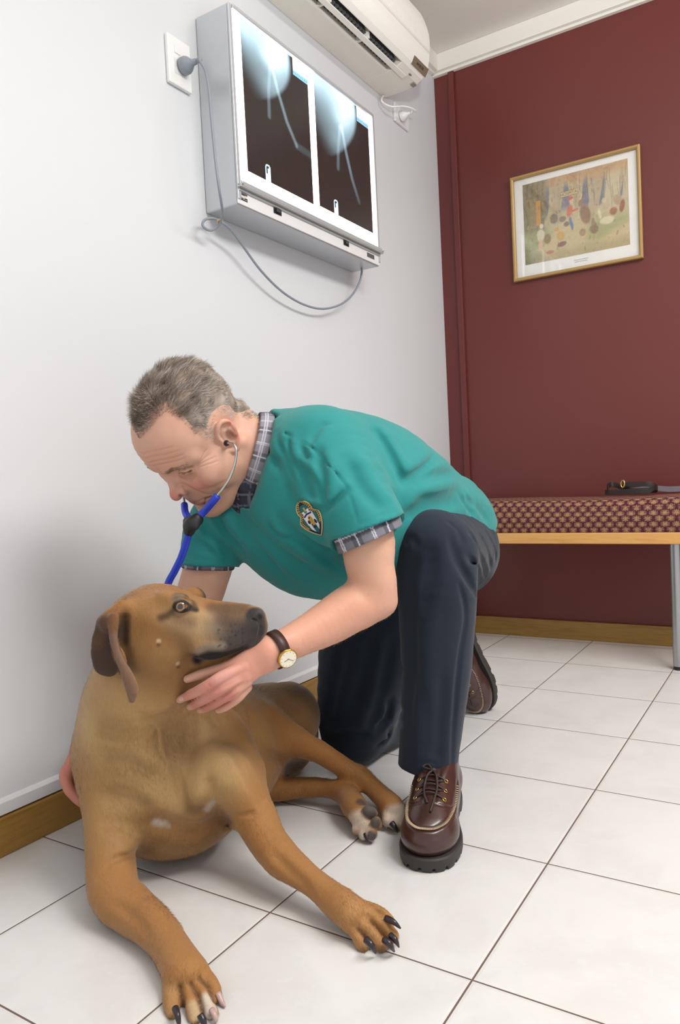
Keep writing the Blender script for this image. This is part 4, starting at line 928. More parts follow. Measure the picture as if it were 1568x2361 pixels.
# torso, pelvis, legs (inside the clothes)
BD.chain([V(650, 1085, 1.44, 100), V(760, 1145, 1.48, 145), V(880, 1190, 1.58, 122), V(985, 1228, 1.70, 92), V(1035, 1262, 1.765, 70)], k=0.03)
BD.chain([V(560, 1170, 1.48, 70), V(740, 1075, 1.37, 76)], k=0.04)
BD.chain([V(1040, 1268, 1.77, 72), V(1012, 1266, 1.58, 70), V(1008, 1262, 1.425, 60), V(1004, 1400, 1.43, 66), V(1000, 1560, 1.43, 52), V(993, 1740, 1.44, 42), np.append(LSO+LSY*-.072+np.array([0, 0, .11]), .030), np.append(LSO+LSY*-.07+np.array([0, 0, .06]), .028), np.append(LSO+LSY*.02+np.array([0, 0, .058]), .026), np.append(LSO+LSY*.09+np.array([0, 0, .05]), .022)], k=0.03)
BD.chain([V(930, 1300, 1.74, 90), V(860, 1480, 1.745, 80), V(822, 1640, 1.74, 58), V(815, 1690, 1.745, 48), V(900, 1640, 1.86, 46), V(990, 1585, 1.99, 34), V(1040, 1560, 2.05, 26), np.append(RSO+RSY*.03+RSZ*.06, .024), np.append(RSO+RSY*.09+RSZ*.05, .020)], k=0.03)
# neck
BD.chain([L(0, -.030, -.035, .058), V(560, 1040, 1.415, 78), V(640, 1065, 1.43, 88)], k=0.03)
both(lambda s: BD.chain([L(s*.066, -.025, -.035, .014), L(s*.03, .02, -.145, .014)], k=0.02))
# skull and face masses
le((0, -.066, -.038), (.056, .046, .054), k=0.03)
le((0, -.008, .045), (.076, .097, .084), k=0.02); le((0, .032, .050), (.066, .066, .060), k=0.03); le((0, .034, -.034), (.057, .058, .082), k=0.03)
BD.chain([L(.050, .004, -.060, .018), L(.036, .048, -.098, .017), L(.014, .070, -.110, .017), L(-.014, .070, -.110, .017), L(-.036, .048, -.098, .017), L(-.050, .004, -.060, .018)], k=0.025)
le((0, .077, -.108), (.021, .014, .016), k=0.014)
both(lambda s: le((s*.050, .050, -.022), (.024, .026, .018), k=0.02)); both(lambda s: le((s*.037, .054, -.038), (.027, .028, .030), k=0.02)); both(lambda s: le((s*.058, .03, -.03), (.018, .04, .04), k=0.02))
BD.chain([L(.054, .060, .028, .010), L(.022, .084, .027, .0105), L(0, .087, .026, .010), L(-.022, .084, .027, .0105), L(-.054, .060, .028, .010)], k=0.016)
both(lambda s: le((s*.032, .093, .007), (.019, .017, .0115), 's', 0.013))
both(lambda s: le((s*.032, .069, .0085), (.0165, .0165, .0125), 'u', 0.005))
both(lambda s: le((s*.032, .090, .0062), (.0138, .012, .0036), 's', 0.002))
le((0, .068, -.066), (.036, .023, .028), k=0.018)
BD.chain([L(0, .085, .016, .0066), L(0, .096, -.006, .0068), L(0, .1050, -.026, .0078)], k=0.012)
le((0, .1055, -.0320), (.0104, .0120, .0105), k=0.008); both(lambda s: le((s*.0135, .0940, -.0300), (.0070, .0115, .0090), k=0.006)); both(lambda s: le((s*.0066, .0975, -.0430), (.0040, .0060, .004), 's', 0.003))
BD.chain([L(.028, .070, -.0580, .004), L(.012, .0850, -.0625, .0048), L(0, .0885, -.0645, .0046), L(-.012, .0850, -.0625, .0048), L(-.028, .070, -.0580, .004)], k=0.006)
BD.chain([L(.026, .070, -.0665, .004), L(.010, .0840, -.0750, .0060), L(-.010, .0840, -.0750, .0060), L(-.026, .070, -.0665, .004)], k=0.006)
def proj(sdf, pts, n=4):
    """drops points onto the surface"""
    X = np.asarray(pts, f4)
    for _ in range(n):
        g = sdf.grad(X); X = X-(np.clip(sdf.at(X), -.02, .02)/((g*g).sum(1)+1e-6))[:, None]*g
    return X
LCQ = []
lc = lambda pts, w, d: LCQ.append((spline([L(*p) for p in pts], 4), w, d))
lc([(.0305, .071, -.0605), (.026, .077, -.0635), (.015, .086, -.0675), (0, .091, -.0690), (-.015, .086, -.0675), (-.026, .077, -.0635), (-.0305, .071, -.0605)], .0019, .0058)
lc([(.016, .082, -.090), (0, .085, -.093), (-.016, .082, -.090)], .006, .003)
for s in (1, -1):
    lc([(s*.016, .092, -.018), (s*.027, .083, -.032), (s*.036, .073, -.047), (s*.040, .066, -.058)], .0040, .0030)
    lc([(s*.0215, .094, -.018), (s*.0215, .096, -.030), (s*.017, .095, -.037)], .0025, .0022)
    lc([(s*.018, .084, .001), (s*.028, .080, -.008), (s*.042, .072, -.007)], .003, .0026); lc([(s*.022, .084, -.006), (s*.034, .080, -.014), (s*.047, .070, -.012)], .003, .0018)
    lc([(s*.017, .084, .0160), (s*.030, .088, .0180), (s*.050, .072, .0125)], .0022, .0030)
    for a, b in ((.012, .020), (.006, .008), (.001, -.003), (-.005, -.013)): lc([(s*.050, .066, a), (s*.060, .052, (a+b)/2+.002), (s*.069, .036, b)], .0014, .0008)
    lc([(s*.046, .064, -.016), (s*.056, .056, -.028), (s*.060, .046, -.046)], .006, .0014); lc([(s*.050, .058, -.040), (s*.056, .046, -.062)], .005, .0015)
for z, w in ((.046, .05), (.054, .052), (.063, .05), (.072, .045)): lc([(w, .066, z-.008), (w*.6, .086, z-.001), (w*.25, .092, z), (0, .094, z-.003), (-w*.5, .088, z), (-w, .066, z-.006)], .0020, .0010)
lc([(.006, .094, .018), (.008, .095, .036)], .0025, .002); lc([(-.006, .094, .018), (-.008, .095, .036)], .0025, .002)
for q_, w_, d_ in [(proj(BD, q_), w_, d_) for q_, w_, d_ in LCQ]: BD.crease(q_, w_, d_)
# ears
for s in (1, -1):
    c, sn = math.cos(0.30), math.sin(0.30); ER = np.array([[c, s*sn, 0], [-s*sn, c, 0], [0, 0, 1]])
    le((s*.079, -.010, .006), (.0055, .016, .030), k=0.006, rot=ER)
    BD.chain([L(s*.073, .008, .002, .0035), L(s*.077, .010, .020, .0040), L(s*.081, .002, .034, .0046), L(s*.084, -.010, .0375, .0046), L(s*.086, -.019, .029, .0046), L(s*.0862, -.021, .012, .0044), L(s*.0838, -.017, -.006, .0042), L(s*.081, -.010, -.020, .0052), L(s*.077, -.003, -.026, .0058), L(s*.073, .006, -.020, .0040)], k=0.004)
    le((s*.087, -.006, .004), (.009, .010, .013), 's', 0.005, ER); le((s*.088, -.012, .024), (.0055, .008, .0055), 's', 0.004, ER)
    BD.chain([L(s*.0845, -.015, .016, .003), L(s*.085, -.016, .000, .003)], k=0.004); le((s*.0745, .0075, -.003), (.005, .005, .007), k=0.003)
# ---- near (left) arm
BD.chain([V(735, 1075, 1.36, 78), V(790, 1150, 1.31, 76), V(842, 1235, 1.272, 66), V(852, 1300, 1.268, 57), V(860, 1345, 1.272, 54), V(862, 1374, 1.278, 50)], k=0.03)
BD.chain([V(864, 1374, 1.282, 46), V(838, 1388, 1.272, 56), V(800, 1408, 1.258, 56), V(755, 1437, 1.240, 51), V(700, 1467, 1.215, 43), V(650, 1491, 1.192, 37.5), V(618, 1506, 1.178, 36)], k=0.012)
BD.E(882, 1392, 1.285, 24, 20, 20, 30, k=0.02)
BD.crease([P(800, 1343, 1.22), P(835, 1352, 1.215), P(860, 1370, 1.215)], .005, .006)
# hand: back of the hand, four fingers closed on the throat, thumb along the jaw
def onto(u, v, d, r):
    """rests a finger joint on the dog's coat"""
    return V(u, v, min(d, dep(DG.hit([(u, v)])[0])-0.55*r*d/FPX), r)
BD.chain([V(614, 1508, 1.176, 35), V(582, 1531, 1.165, 37), V(548, 1556, 1.160, 36)], k=0.012, sq=(FW, 0.55))
for q in (((562, 1538, 1.156, 14), (520, 1556, 1.143, 14.5), (482, 1578, 1.140, 12.5), (448, 1597, 1.16, 11), (414, 1613, 1.20, 8)),
          ((564, 1557, 1.156, 14), (528, 1579, 1.145, 14), (492, 1600, 1.146, 12), (462, 1617, 1.17, 10.5), (438, 1629, 1.21, 8)),
          ((567, 1573, 1.160, 13.5), (538, 1596, 1.152, 13.5), (508, 1614, 1.156, 11.5), (482, 1628, 1.18, 10), (462, 1637, 1.21, 8)),
          ((570, 1585, 1.168, 12), (550, 1607, 1.163, 12), (526, 1625, 1.168, 10.5), (505, 1635, 1.19, 9))):
    BD.chain([V(*w) for w in q[:3]]+[onto(*w) for w in q[3:]], k=0.004)
BD.chain([V(604, 1506, 1.178, 20), V(560, 1524, 1.172, 17), V(515, 1541, 1.168, 14), V(470, 1553, 1.172, 12), V(432, 1565, 1.178, 9.5)], k=0.008)
BD.lines([([(505, 1590), (540, 1572), (560, 1562)], .0022, .0020), ([(478, 1592), (505, 1590)], .0020, .0030), ([(512, 1606), (540, 1588), (556, 1578)], .0022, .0020), ([(530, 1614), (552, 1598)], .002, .002), ([(478, 1577), (484, 1584)], .002, .001)])
for p, w, d in (([(528, 1556, 1.13), (560, 1545, 1.14), (600, 1520, 1.15)], .003, -.0018), ([(535, 1575, 1.13), (570, 1555, 1.14), (605, 1522, 1.15)], .003, -.0016), ([(545, 1592, 1.14), (580, 1565, 1.15)], .003, -.0014)): BD.crease([P(*q) for q in p], w, d)
# ---- far (right) arm, passing behind the dog's neck
BD.chain([V(545, 1165, 1.48, 70), V(505, 1235, 1.475, 58), V(476, 1320, 1.47, 55), V(452, 1400, 1.48, 52), V(440, 1440, 1.49, 50)], k=0.03)
BD.chain([V(440, 1442, 1.49, 48), V(395, 1500, 1.48, 52), V(320, 1590, 1.455, 46), V(240, 1675, 1.42, 38), V(200, 1718, 1.395, 34)], k=0.012)
BD.chain([V(202, 1716, 1.392, 34), V(180, 1745, 1.380, 38), V(168, 1775, 1.370, 34)], k=0.012, sq=(RT*0.7-UP*0.4, 0.6))
for q in (((172, 1755, 1.352, 14), (152, 1782, 1.346, 14), (158, 1818, 1.335, 12), (180, 1842, 1.328, 10), (200, 1856, 1.325, 8)),
          ((172, 1765, 1.372, 14), (158, 1798, 1.368, 13.5), (170, 1832, 1.356, 11.5), (192, 1852, 1.350, 10)),
          ((174, 1775, 1.392, 13), (166, 1808, 1.388, 12.5), (180, 1838, 1.376, 11), (198, 1856, 1.370, 9)),
          ((178, 1780, 1.408, 12), (176, 1812, 1.404, 11), (190, 1836, 1.396, 9))):
    BD.chain([V(*w) for w in q], k=0.006)
BD.chain([V(185, 1735, 1.36, 17), V(186, 1770, 1.335, 13), V(196, 1800, 1.322, 11)], k=0.008)
for v_ in (1770, 1777, 1786): BD.crease([P(146, v_, 1.338), P(164, v_+1, 1.332)], .0018, .0012)
BD.field(lambda X: 0.0004*nvec(X, 160, 1)+0.0008*nvec(X, 40, 2), HO, 2.0)
BD.plane((0, 0, 0.012), (0, 0, -1), 0.003)
def reg_head(X):
    q = toL(X); return (np.abs(q[:, 0]) < .105) & (q[:, 1] > -.05) & (q[:, 1] < .14) & (q[:, 2] > -.125) & (q[:, 2] < .10)
def reg_face(X):
    q = toL(X); return (np.abs(q[:, 0]) < .10) & (q[:, 1] > -.04) & (q[:, 1] < .135) & (q[:, 2] > -.12) & (q[:, 2] < .088)
def reg_hand(X): return (np.linalg.norm(X-P(510, 1575, 1.16), axis=1) < .10) | (np.linalg.norm(X-P(170, 1790, 1.36), axis=1) < .075)
bme = BD.mesh(0.0040, lo=(0.03, -2.30, 0.0), hi=(0.95, -0.85, 1.05), refine=[reg_head, reg_face, reg_hand])
X = BD.co(bme); q = toL(X); pt = Paint(X, 'd5a791'); n1 = nvec(X, 60, 1); n2 = nvec(X, 150, 2)
pt.mask(sstep(-0.1, 0.9, n1)*0.25, 'c98f73'); pt.mask(sstep(0.2, 1.0, n2)*0.18, 'ddb294')
def ld(pts, r, c, soft=.6, amt=.6):
    for s in (1, -1): pt.dab(list(proj(BD, [L(s*p[0], p[1], p[2]) for p in pts])), r, c, soft, amt)
ld([(0, .110, -.030), (.013, .096, -.031)], .012, 'cc8272', .8, .6); ld([(.046, .060, -.024), (.038, .066, -.032)], .020, 'd0836f', .9, .65)
ld([(0, .09, .05), (.04, .07, .06)], .02, 'd09a7e', .9, .5)
ld([(.022, .078, -.048), (.032, .064, -.085), (0, .086, -.1), (0, .09, -.05)], .015, 'b8917c', .9, .6); ld([(.05, .02, -.07), (.04, .05, -.09)], .02, 'c19b83', .9, .45)
ld([(.020, .078, -.072), (.010, .087, -.0745), (0, .090, -.0755)], .0044, 'b06c63', .7, .8); ld([(.015, .086, -.063), (0, .090, -.065)], .0032, 'b9766b', .8, .6)
ld([(.0325, .068, -.0597), (.026, .077, -.0635), (.015, .086, -.0675), (0, .091, -.0690)], .0016, '4a2622', .7, .95)
ld([(.050, .068, .020), (.030, .090, .029), (.016, .094, .026)], .0042, '7d6752', .8, .7)
ld([(.023, .089, .0082), (.028, .089, .0088), (.036, .086, .0086), (.047, .075, .0068)], .0019, '2d1f1a', .7, 1.0); ld([(.020, .086, .0035), (.032, .088, .0025), (.045, .077, .0040)], .0011, '7a4d40', .8, .85); ld([(.022, .084, -.004), (.034, .082, -.008), (.046, .072, -.004)], .006, 'b58471', .9, .6)
for q_, w_, d_ in LCQ: pt.dab(list(proj(BD, q_)), w_*.8, 'b07a64', .9, .14)  # darkens every face crease, shade painted into the skin
ld([(.088, -.022, .030), (.089, -.027, .012), (.085, -.018, -.012)], .008, 'd98a78', .8, .7); ld([(.084, -.010, .004)], .009, 'b5705f', .7, .7)
ld([(.007, .099, -.043)], .004, '6b3b33', .7, .8)
pt.on(BD, [([(600, 1515), (560, 1545), (520, 1570)], .035, 'cf8d7a', .8, .75), ([(530, 1556), (510, 1560)], .012, 'dba295', .8, .7), ([(480, 1578), (420, 1612)], .010, 'cf8377', .8, .7), ([(500, 1600), (445, 1628)], .011, 'c67a70', .8, .7), ([(530, 1610), (470, 1635)], .012, 'c0736b', .8, .7),
           ([(420, 1611), (414, 1613)], .0035, 'e6c2b6', .5, .8), ([(640, 1490), (760, 1430), (850, 1390)], .045, 'd39880', .9, .75), ([(640, 1470), (760, 1405)], .02, 'dba48c', .9, .5), ([(845, 1250), (855, 1330)], .04, 'd9ad8e', .8, .5),
           ([(165, 1720), (150, 1780), (165, 1830), (190, 1855)], .03, 'bf7668', .7, .85), ([(146, 1786), (158, 1815)], .010, 'cc8a78', .8, .6)])
pt.store(bme)
MAN = thing('person', 'man in teal scrub top and navy trousers kneeling to examine the dog', 'person', tuple(floor_at(900, 1760)))
t = NT('skin'); a = t.n('ShaderNodeAttribute', attribute_name='Col'); nz = t.noise(260, 3, 0.6)
t.col(t.mix(t.math('MULTIPLY', nz, 0.22), a.outputs['Color'], t.mix(0.5, a.outputs['Color'], lin('a8604a'))))
t.set(Roughness=0.48, Specular_IOR_Level=0.35, Subsurface_Weight=0.12, Subsurface_Scale=0.006); t.b.inputs['Subsurface Radius'].default_value = (1, .35, .2)
t.bump(t.noise(900, 2), 0.12, 0.0006); M_SKIN = t.m
body = link('body', bme, M_SKIN, MAN)
for s in (1, -1): eyeball(L(s*.032, .0700, .0075), 0.0120, HF*1.0-HU*0.30+HS*0.1, '4b5a62', 14, 40, MAN, '5b4c44')  # whites coloured dark so the narrow eye slit reads as shaded
# eyebrows and lashes
def hairs(name, roots, dirs, lens, w, cols, mat, parent, curve=0.25, droop=None, SG=4):
    n = len(roots); vs = np.zeros((n, SG*2+1, 3)); side = np.cross(dirs, RNG.normal(size=(n, 3))); side /= np.linalg.norm(side, axis=1, keepdims=True)
    bend = np.cross(side, dirs) if droop is None else droop
    for i in range(SG):
        f_ = i/SG; c = roots+dirs*(lens*f_)[:, None]+bend*(lens*curve*f_*f_)[:, None]; ww = (w*(1-f_*0.75))[:, None]
        vs[:, 2*i] = c-side*ww; vs[:, 2*i+1] = c+side*ww
    vs[:, SG*2] = roots+dirs*lens[:, None]+bend*(lens*curve)[:, None]
    m = SG*2+1; F4 = np.array([[2*i, 2*i+1, 2*i+3, 2*i+2] for i in range(SG-1)]); F3 = np.array([[SG*2-2, SG*2-1, SG*2]])
    base = (np.arange(n)*m)[:, None, None]; q4 = (base+F4[None]).reshape(-1, 4); q3 = (base+F3[None]).reshape(-1, 3)
    me = bpy.data.meshes.new(name); me.vertices.add(n*m); me.vertices.foreach_set('co', vs.astype(f4).ravel())
    me.loops.add(q4.size+q3.size); me.loops.foreach_set('vertex_index', np.r_[q4.ravel(), q3.ravel()].astype(np.int32)); me.polygons.add(len(q4)+len(q3))
    me.polygons.foreach_set('loop_start', np.r_[np.arange(0, q4.size, 4), q4.size+np.arange(0, q3.size, 3)].astype(np.int32)); me.update(calc_edges=True)
    at = me.color_attributes.new('Col', 'FLOAT_COLOR', 'POINT'); at.data.foreach_set('color', np.hstack([np.repeat(cols, m, 0), np.ones((n*m, 1))]).astype(f4).ravel())
    return link(name, me, mat, parent) if parent is not None else me
t = NT('hair_strand'); a = t.n('ShaderNodeAttribute', attribute_name='Col'); t.l(a.outputs['Color'], t.b.inputs['Base Color']); t.set(Roughness=0.45, Specular_IOR_Level=0.35); M_HAIR = t.m
# ---- hair: a cropped cap with strands
azs = [0, 12, 33, 50, 57, 60, 64, 68, 76, 84, 90, 98, 110, 124, 135, 150, 180]; els = [38, 45, 55, 57, 42, 20, 3, -11, -12, -2, 6, 8, 0, -22, -32, -48, -52]
def hair_line(X):
    qq = toL(X)-np.array([0, 0, .03]); az = np.degrees(np.arctan2(np.abs(qq[:, 0]), qq[:, 1])); el = np.degrees(np.arctan2(qq[:, 2], np.hypot(qq[:, 0], qq[:, 1]))); return el-np.interp(az, azs, els), az, el
HR = SDF()
_hl = [(.015, .071, .104), (.03, .047, .112), (.042, .028, .112), (.054, .034, .099), (.062, .042, .087), (.069, .046, .069), (.075, .037, .053), (.073, .037, .032), (.072, .032, .015), (.072, .016, .016), (.08, .005, .036), (.085, -.012, .042), (.07, -.03, .03), (.060, -.047, -.003), (.062, -.061, -.022), (.04, -.09, -.045), (0, -.1, -.055)]
HL3 = [L(*p) for p in [(-p[0], p[1], p[2]) for p in _hl[:0:-1]]+[(-.018, .087, .088)]+_hl]
def hair_th(X):
    sf, az, el = hair_line(X); top = sstep(10, 50, el); d = segdist(X, HL3)
    return np.where(sf < 0, -.004, -.004+sstep(.003, .030, d)*(.0060+.0070*top)+sstep(.01, .03, d)*(.0016*nvec(X, 95, 5)+.001*nvec(X, 210, 6))).astype(f4)
HR._add(lambda X: np.maximum(BD.at(X)-hair_th(X), np.linalg.norm(X-HO.astype(f4), axis=1)-f4(.165)), HO, .165, 'u', 0)
hme = HR.mesh(0.003); Xh = HR.co(hme); ph = Paint(Xh, '756a5e')
def hair_cols(Xq, rnd):
    sf, az, el = hair_line(Xq); top = sstep(15, 55, el); side = sstep(40, 80, az)*sstep(30, -10, el)
    dark = np.array(lin('74665a')); mid = np.array(lin('ad9f92')); lt = np.array(lin('d8cfc5')); wh = np.array(lin('ece8e4'))
    c = dark+(mid-dark)*np.clip(rnd*1.5, 0, 1)[:, None]; c = c+(lt-c)*(sstep(.55, 1.0, rnd))[:, None]
    ws = np.clip(side*sstep(28, 4, sf)+0.25*side, 0, 1)*sstep(145, 105, az); c = c+(wh-c)*(ws*0.85)[:, None]
    brown = np.array(lin('7b5f48')); return c+(brown-c)*(top*0.30*(rnd < .6))[:, None]
ph.c = hair_cols(Xh, np.clip(0.35+0.3*nvec(Xh, 160, 2), 0, 1)); ph.store(hme)
def sample(XL, tri, N):
    ar = np.linalg.norm(np.cross(XL[tri[:, 1]]-XL[tri[:, 0]], XL[tri[:, 2]]-XL[tri[:, 0]]), axis=1); pk = RNG.choice(len(tri), N, p=ar/ar.sum()); w = RNG.dirichlet((1, 1, 1), N); return (XL[tri[pk]]*w[:, :, None]).sum(1)
def tris(me):
    n = len(me.polygons); st = np.empty(n, np.int32); me.polygons.foreach_get('loop_start', st); vi = np.empty(len(me.loops), np.int32); me.loops.foreach_get('vertex_index', vi); return np.stack([vi[st], vi[st+1], vi[st+2]], 1)
def append_mesh(me, extra):
    bm = bmesh.new(); bm.from_mesh(me); bm.from_mesh(extra); bm.to_mesh(me); bm.free(); bpy.data.meshes.remove(extra)
def strands(XL, T_, sdf, lo, hi, N, short):
    ce = XL[T_].mean(1); near = np.linalg.norm(ce-HO, axis=1) < .17; T_ = T_[near]; ce = ce[near]; m_ = hair_line(ce)[0]; k_ = (m_ > lo) & (m_ < hi)
    k_ &= (segdist(ce, HL3) < .017) if short else (BD.at(ce.astype(f4)) > .0005)
    R0 = sample(XL, T_[k_], N); Gn = sdf.grad(R0.astype(f4)); Gn /= np.linalg.norm(Gn, axis=1, keepdims=True)+1e-9
    sf, az, el = hair_line(R0); topw = sstep(20, 50, el)
    back = -HF[None]*1.0-HU[None]*(0.5*(1-topw))[:, None]+HS[None]*(0.35*topw)[:, None]; fwd = HF[None]*0.5+HU[None]*0.5; frt = sstep(60, 20, az)*topw
    back = back-Gn*(back*Gn).sum(1)[:, None]; back /= np.linalg.norm(back, axis=1, keepdims=True)+1e-9
    dr = Gn*(0.34+0.16*topw)[:, None]*(0.95 if short else 1)+back*(1-frt)[:, None]*0.9+(fwd+HS[None]*0.3)*frt[:, None]*0.8
    dr = dr+np.stack([nvec(R0, 130, s_) for s_ in (7, 8, 9)], 1)*(0.3 if short else 0.55)+RNG.normal(size=(N, 3))*0.18; dr /= np.linalg.norm(dr, axis=1, keepdims=True)
    ln = (0.011+0.013*topw)*RNG.uniform(.7, 1.25, N)*(sstep(-2, 14, sf)*0.6+0.4)
    rnd = np.clip(0.5+0.35*nvec(R0, 190, 3)+RNG.normal(size=N)*0.32, 0, 1)
    return hairs('strands', R0-Gn*0.002, dr, ln, np.full(N, 0.00024), hair_cols(R0, rnd)*RNG.uniform(.72, 1.2, (N, 1)), M_HAIR, None, 0.22, -Gn)
e1_ = strands(HR.co(hme), tris(hme), HR, -3, 200, 36000, False); XB = BD.co(bme)+np.array(MAN.location, f4); e2_ = strands(XB, tris(bme), BD, -2.0, 200, 15000, True)
append_mesh(hme, e1_); append_mesh(hme, e2_); hair = link('hair', hme, M_HAIR, MAN)
# fine hair on the forearms
TB = tris(bme); cB = XB[TB].mean(1); fa = segdist(cB, [P(840, 1390, 1.27), P(660, 1487, 1.195)]) < .062; RA = sample(XB, TB[fa], 1400); GA = BD.grad(RA.astype(f4)); GA /= np.linalg.norm(GA, axis=1, keepdims=True)
dA = (P(660, 1487, 1.195)-P(840, 1390, 1.27)); dA /= np.linalg.norm(dA); dv = dA[None]*.6-UP[None]*.5+GA*.25+RNG.normal(size=(1400, 3))*.25; dv /= np.linalg.norm(dv, axis=1, keepdims=True)
hairs('arm_hair', RA, dv, RNG.uniform(.004, .009, 1400), np.full(1400, .0001), np.tile(np.array(lin('c09a7c')), (1400, 1)), M_HAIR, MAN, .3, -GA)['kind'] = 'stuff'
# brows
M_ = 260; bx = RNG.uniform(.014, .050, M_); sg = np.where(RNG.random(M_) < .65, 1, -1); by = np.interp(bx, [.014, .03, .052], [.0955, .0925, .068]); bz = np.interp(bx, [.014, .03, .052], [.0255, .0310, .0270])+RNG.normal(size=M_)*.0016
rr = np.array([L(s_*x_, y_, z_) for s_, x_, y_, z_ in zip(sg, bx, by, bz)]); dd = BD.at(rr.astype(f4)); gg = BD.grad(rr.astype(f4)); gg /= np.linalg.norm(gg, axis=1, keepdims=True); rr = rr-gg*dd[:, None]
dv = HS[None]*sg[:, None]*0.9-HF[None]*0.3+HU[None]*0.15+gg*0.45+RNG.normal(size=(M_, 3))*.15; dv /= np.linalg.norm(dv, axis=1, keepdims=True)
for s_ in (1, -1):
    k_ = sg == s_; n_ = int(k_.sum())
    hairs('eyebrow', rr[k_], dv[k_], RNG.uniform(.006, .010, n_), np.full(n_, .00028), np.tile(np.array(lin('806a55')), (n_, 1))*RNG.uniform(.7, 1.4, (n_, 1)), M_HAIR, MAN, .2, -gg[k_])

def crest(items):
    out = []
    for pts, w, d in items:
        out.append((pts, w, d))
        if w > .0045 and d > .003:
            a = np.subtract(pts[-1], pts[0]); n = np.array([a[1], -a[0]])/(np.hypot(*a)+1e-6); n = n if n[0]-n[1] > 0 else -n; k = w*1.6*FPX/1.35
            out.append(([(p[0]+n[0]*k, p[1]+n[1]*k) for p in pts], w*1.5, -min(d*.5, .006)))
    return out
# ------------------------------------------------------------------ scrub top
def m_cloth(name, c, rough=0.8, sheen=0.15, wsc=1400, var=0.06):
    t = NT(name); c = lin(c); f = t.noise(18, 4); t.col(t.mix(f, tuple(x*(1-var) for x in c), tuple(min(1, x*(1+var)) for x in c)))
    t.set(Roughness=rough, Specular_IOR_Level=0.2, Sheen_Weight=sheen); wv = t.n('ShaderNodeTexWave'); wv.inputs['Scale'].default_value = wsc/6; t.l(t.coord(), wv.inputs['Vector'])
    b = t.bump(t.noise(wsc, 2), 0.15, 0.0008); return t.m
ST = SDF()
def cut(sdf, pt, n, c, rad):
    """trims away what lies beyond the plane, within a ball"""
    pt = np.asarray(pt, f4); n = np.asarray(n, f4); c = np.asarray(c, f4)
    sdf._add(lambda X: np.maximum(-((X-pt)@n), np.linalg.norm(X-c, axis=1)-rad), c, rad, 's', 0.002)
nsl = 0.372*RT-0.928*UP; nsl /= np.linalg.norm(nsl); nfr = -UP*0.99-0.05*RT
ST.chain([V(740, 1055, 1.37, 118), V(790, 1130, 1.312, 104), V(850, 1225, 1.27, 91), V(872, 1275, 1.25, 90)], k=0.03)
ST.chain([V(560, 1160, 1.48, 90), V(505, 1225, 1.475, 78), V(484, 1290, 1.47, 68), V(478, 1330, 1.468, 66)], k=0.03)
cut(ST, P(850, 1213, 1.27), nsl, P(885, 1300, 1.24), 0.095); cut(ST, P(490, 1302, 1.47), nfr, P(478, 1360, 1.465), 0.075)
ST.chain([V(850, 1212, 1.276, 72), V(874, 1280, 1.25, 80)], op='s', k=0.003); ST.chain([V(494, 1265, 1.472, 56), V(478, 1340, 1.468, 60)], op='s', k=0.003)
ST.chain([V(628, 1050, 1.425, 100), V(690, 1088, 1.43, 146), V(745, 1134, 1.45, 194), V(830, 1162, 1.52, 200), V(920, 1185, 1.62, 160), V(1000, 1200, 1.70, 119), V(1050, 1212, 1.755, 92)], k=0.025)
ST.chain([V(585, 1185, 1.46, 88), V(655, 1212, 1.45, 122), V(725, 1232, 1.47, 147), V(790, 1235, 1.50, 140)], k=0.025)
ST.chain([V(1050, 1165, 1.74, 66), V(1088, 1186, 1.765, 42), V(1128, 1205, 1.775, 15)], k=0.02)
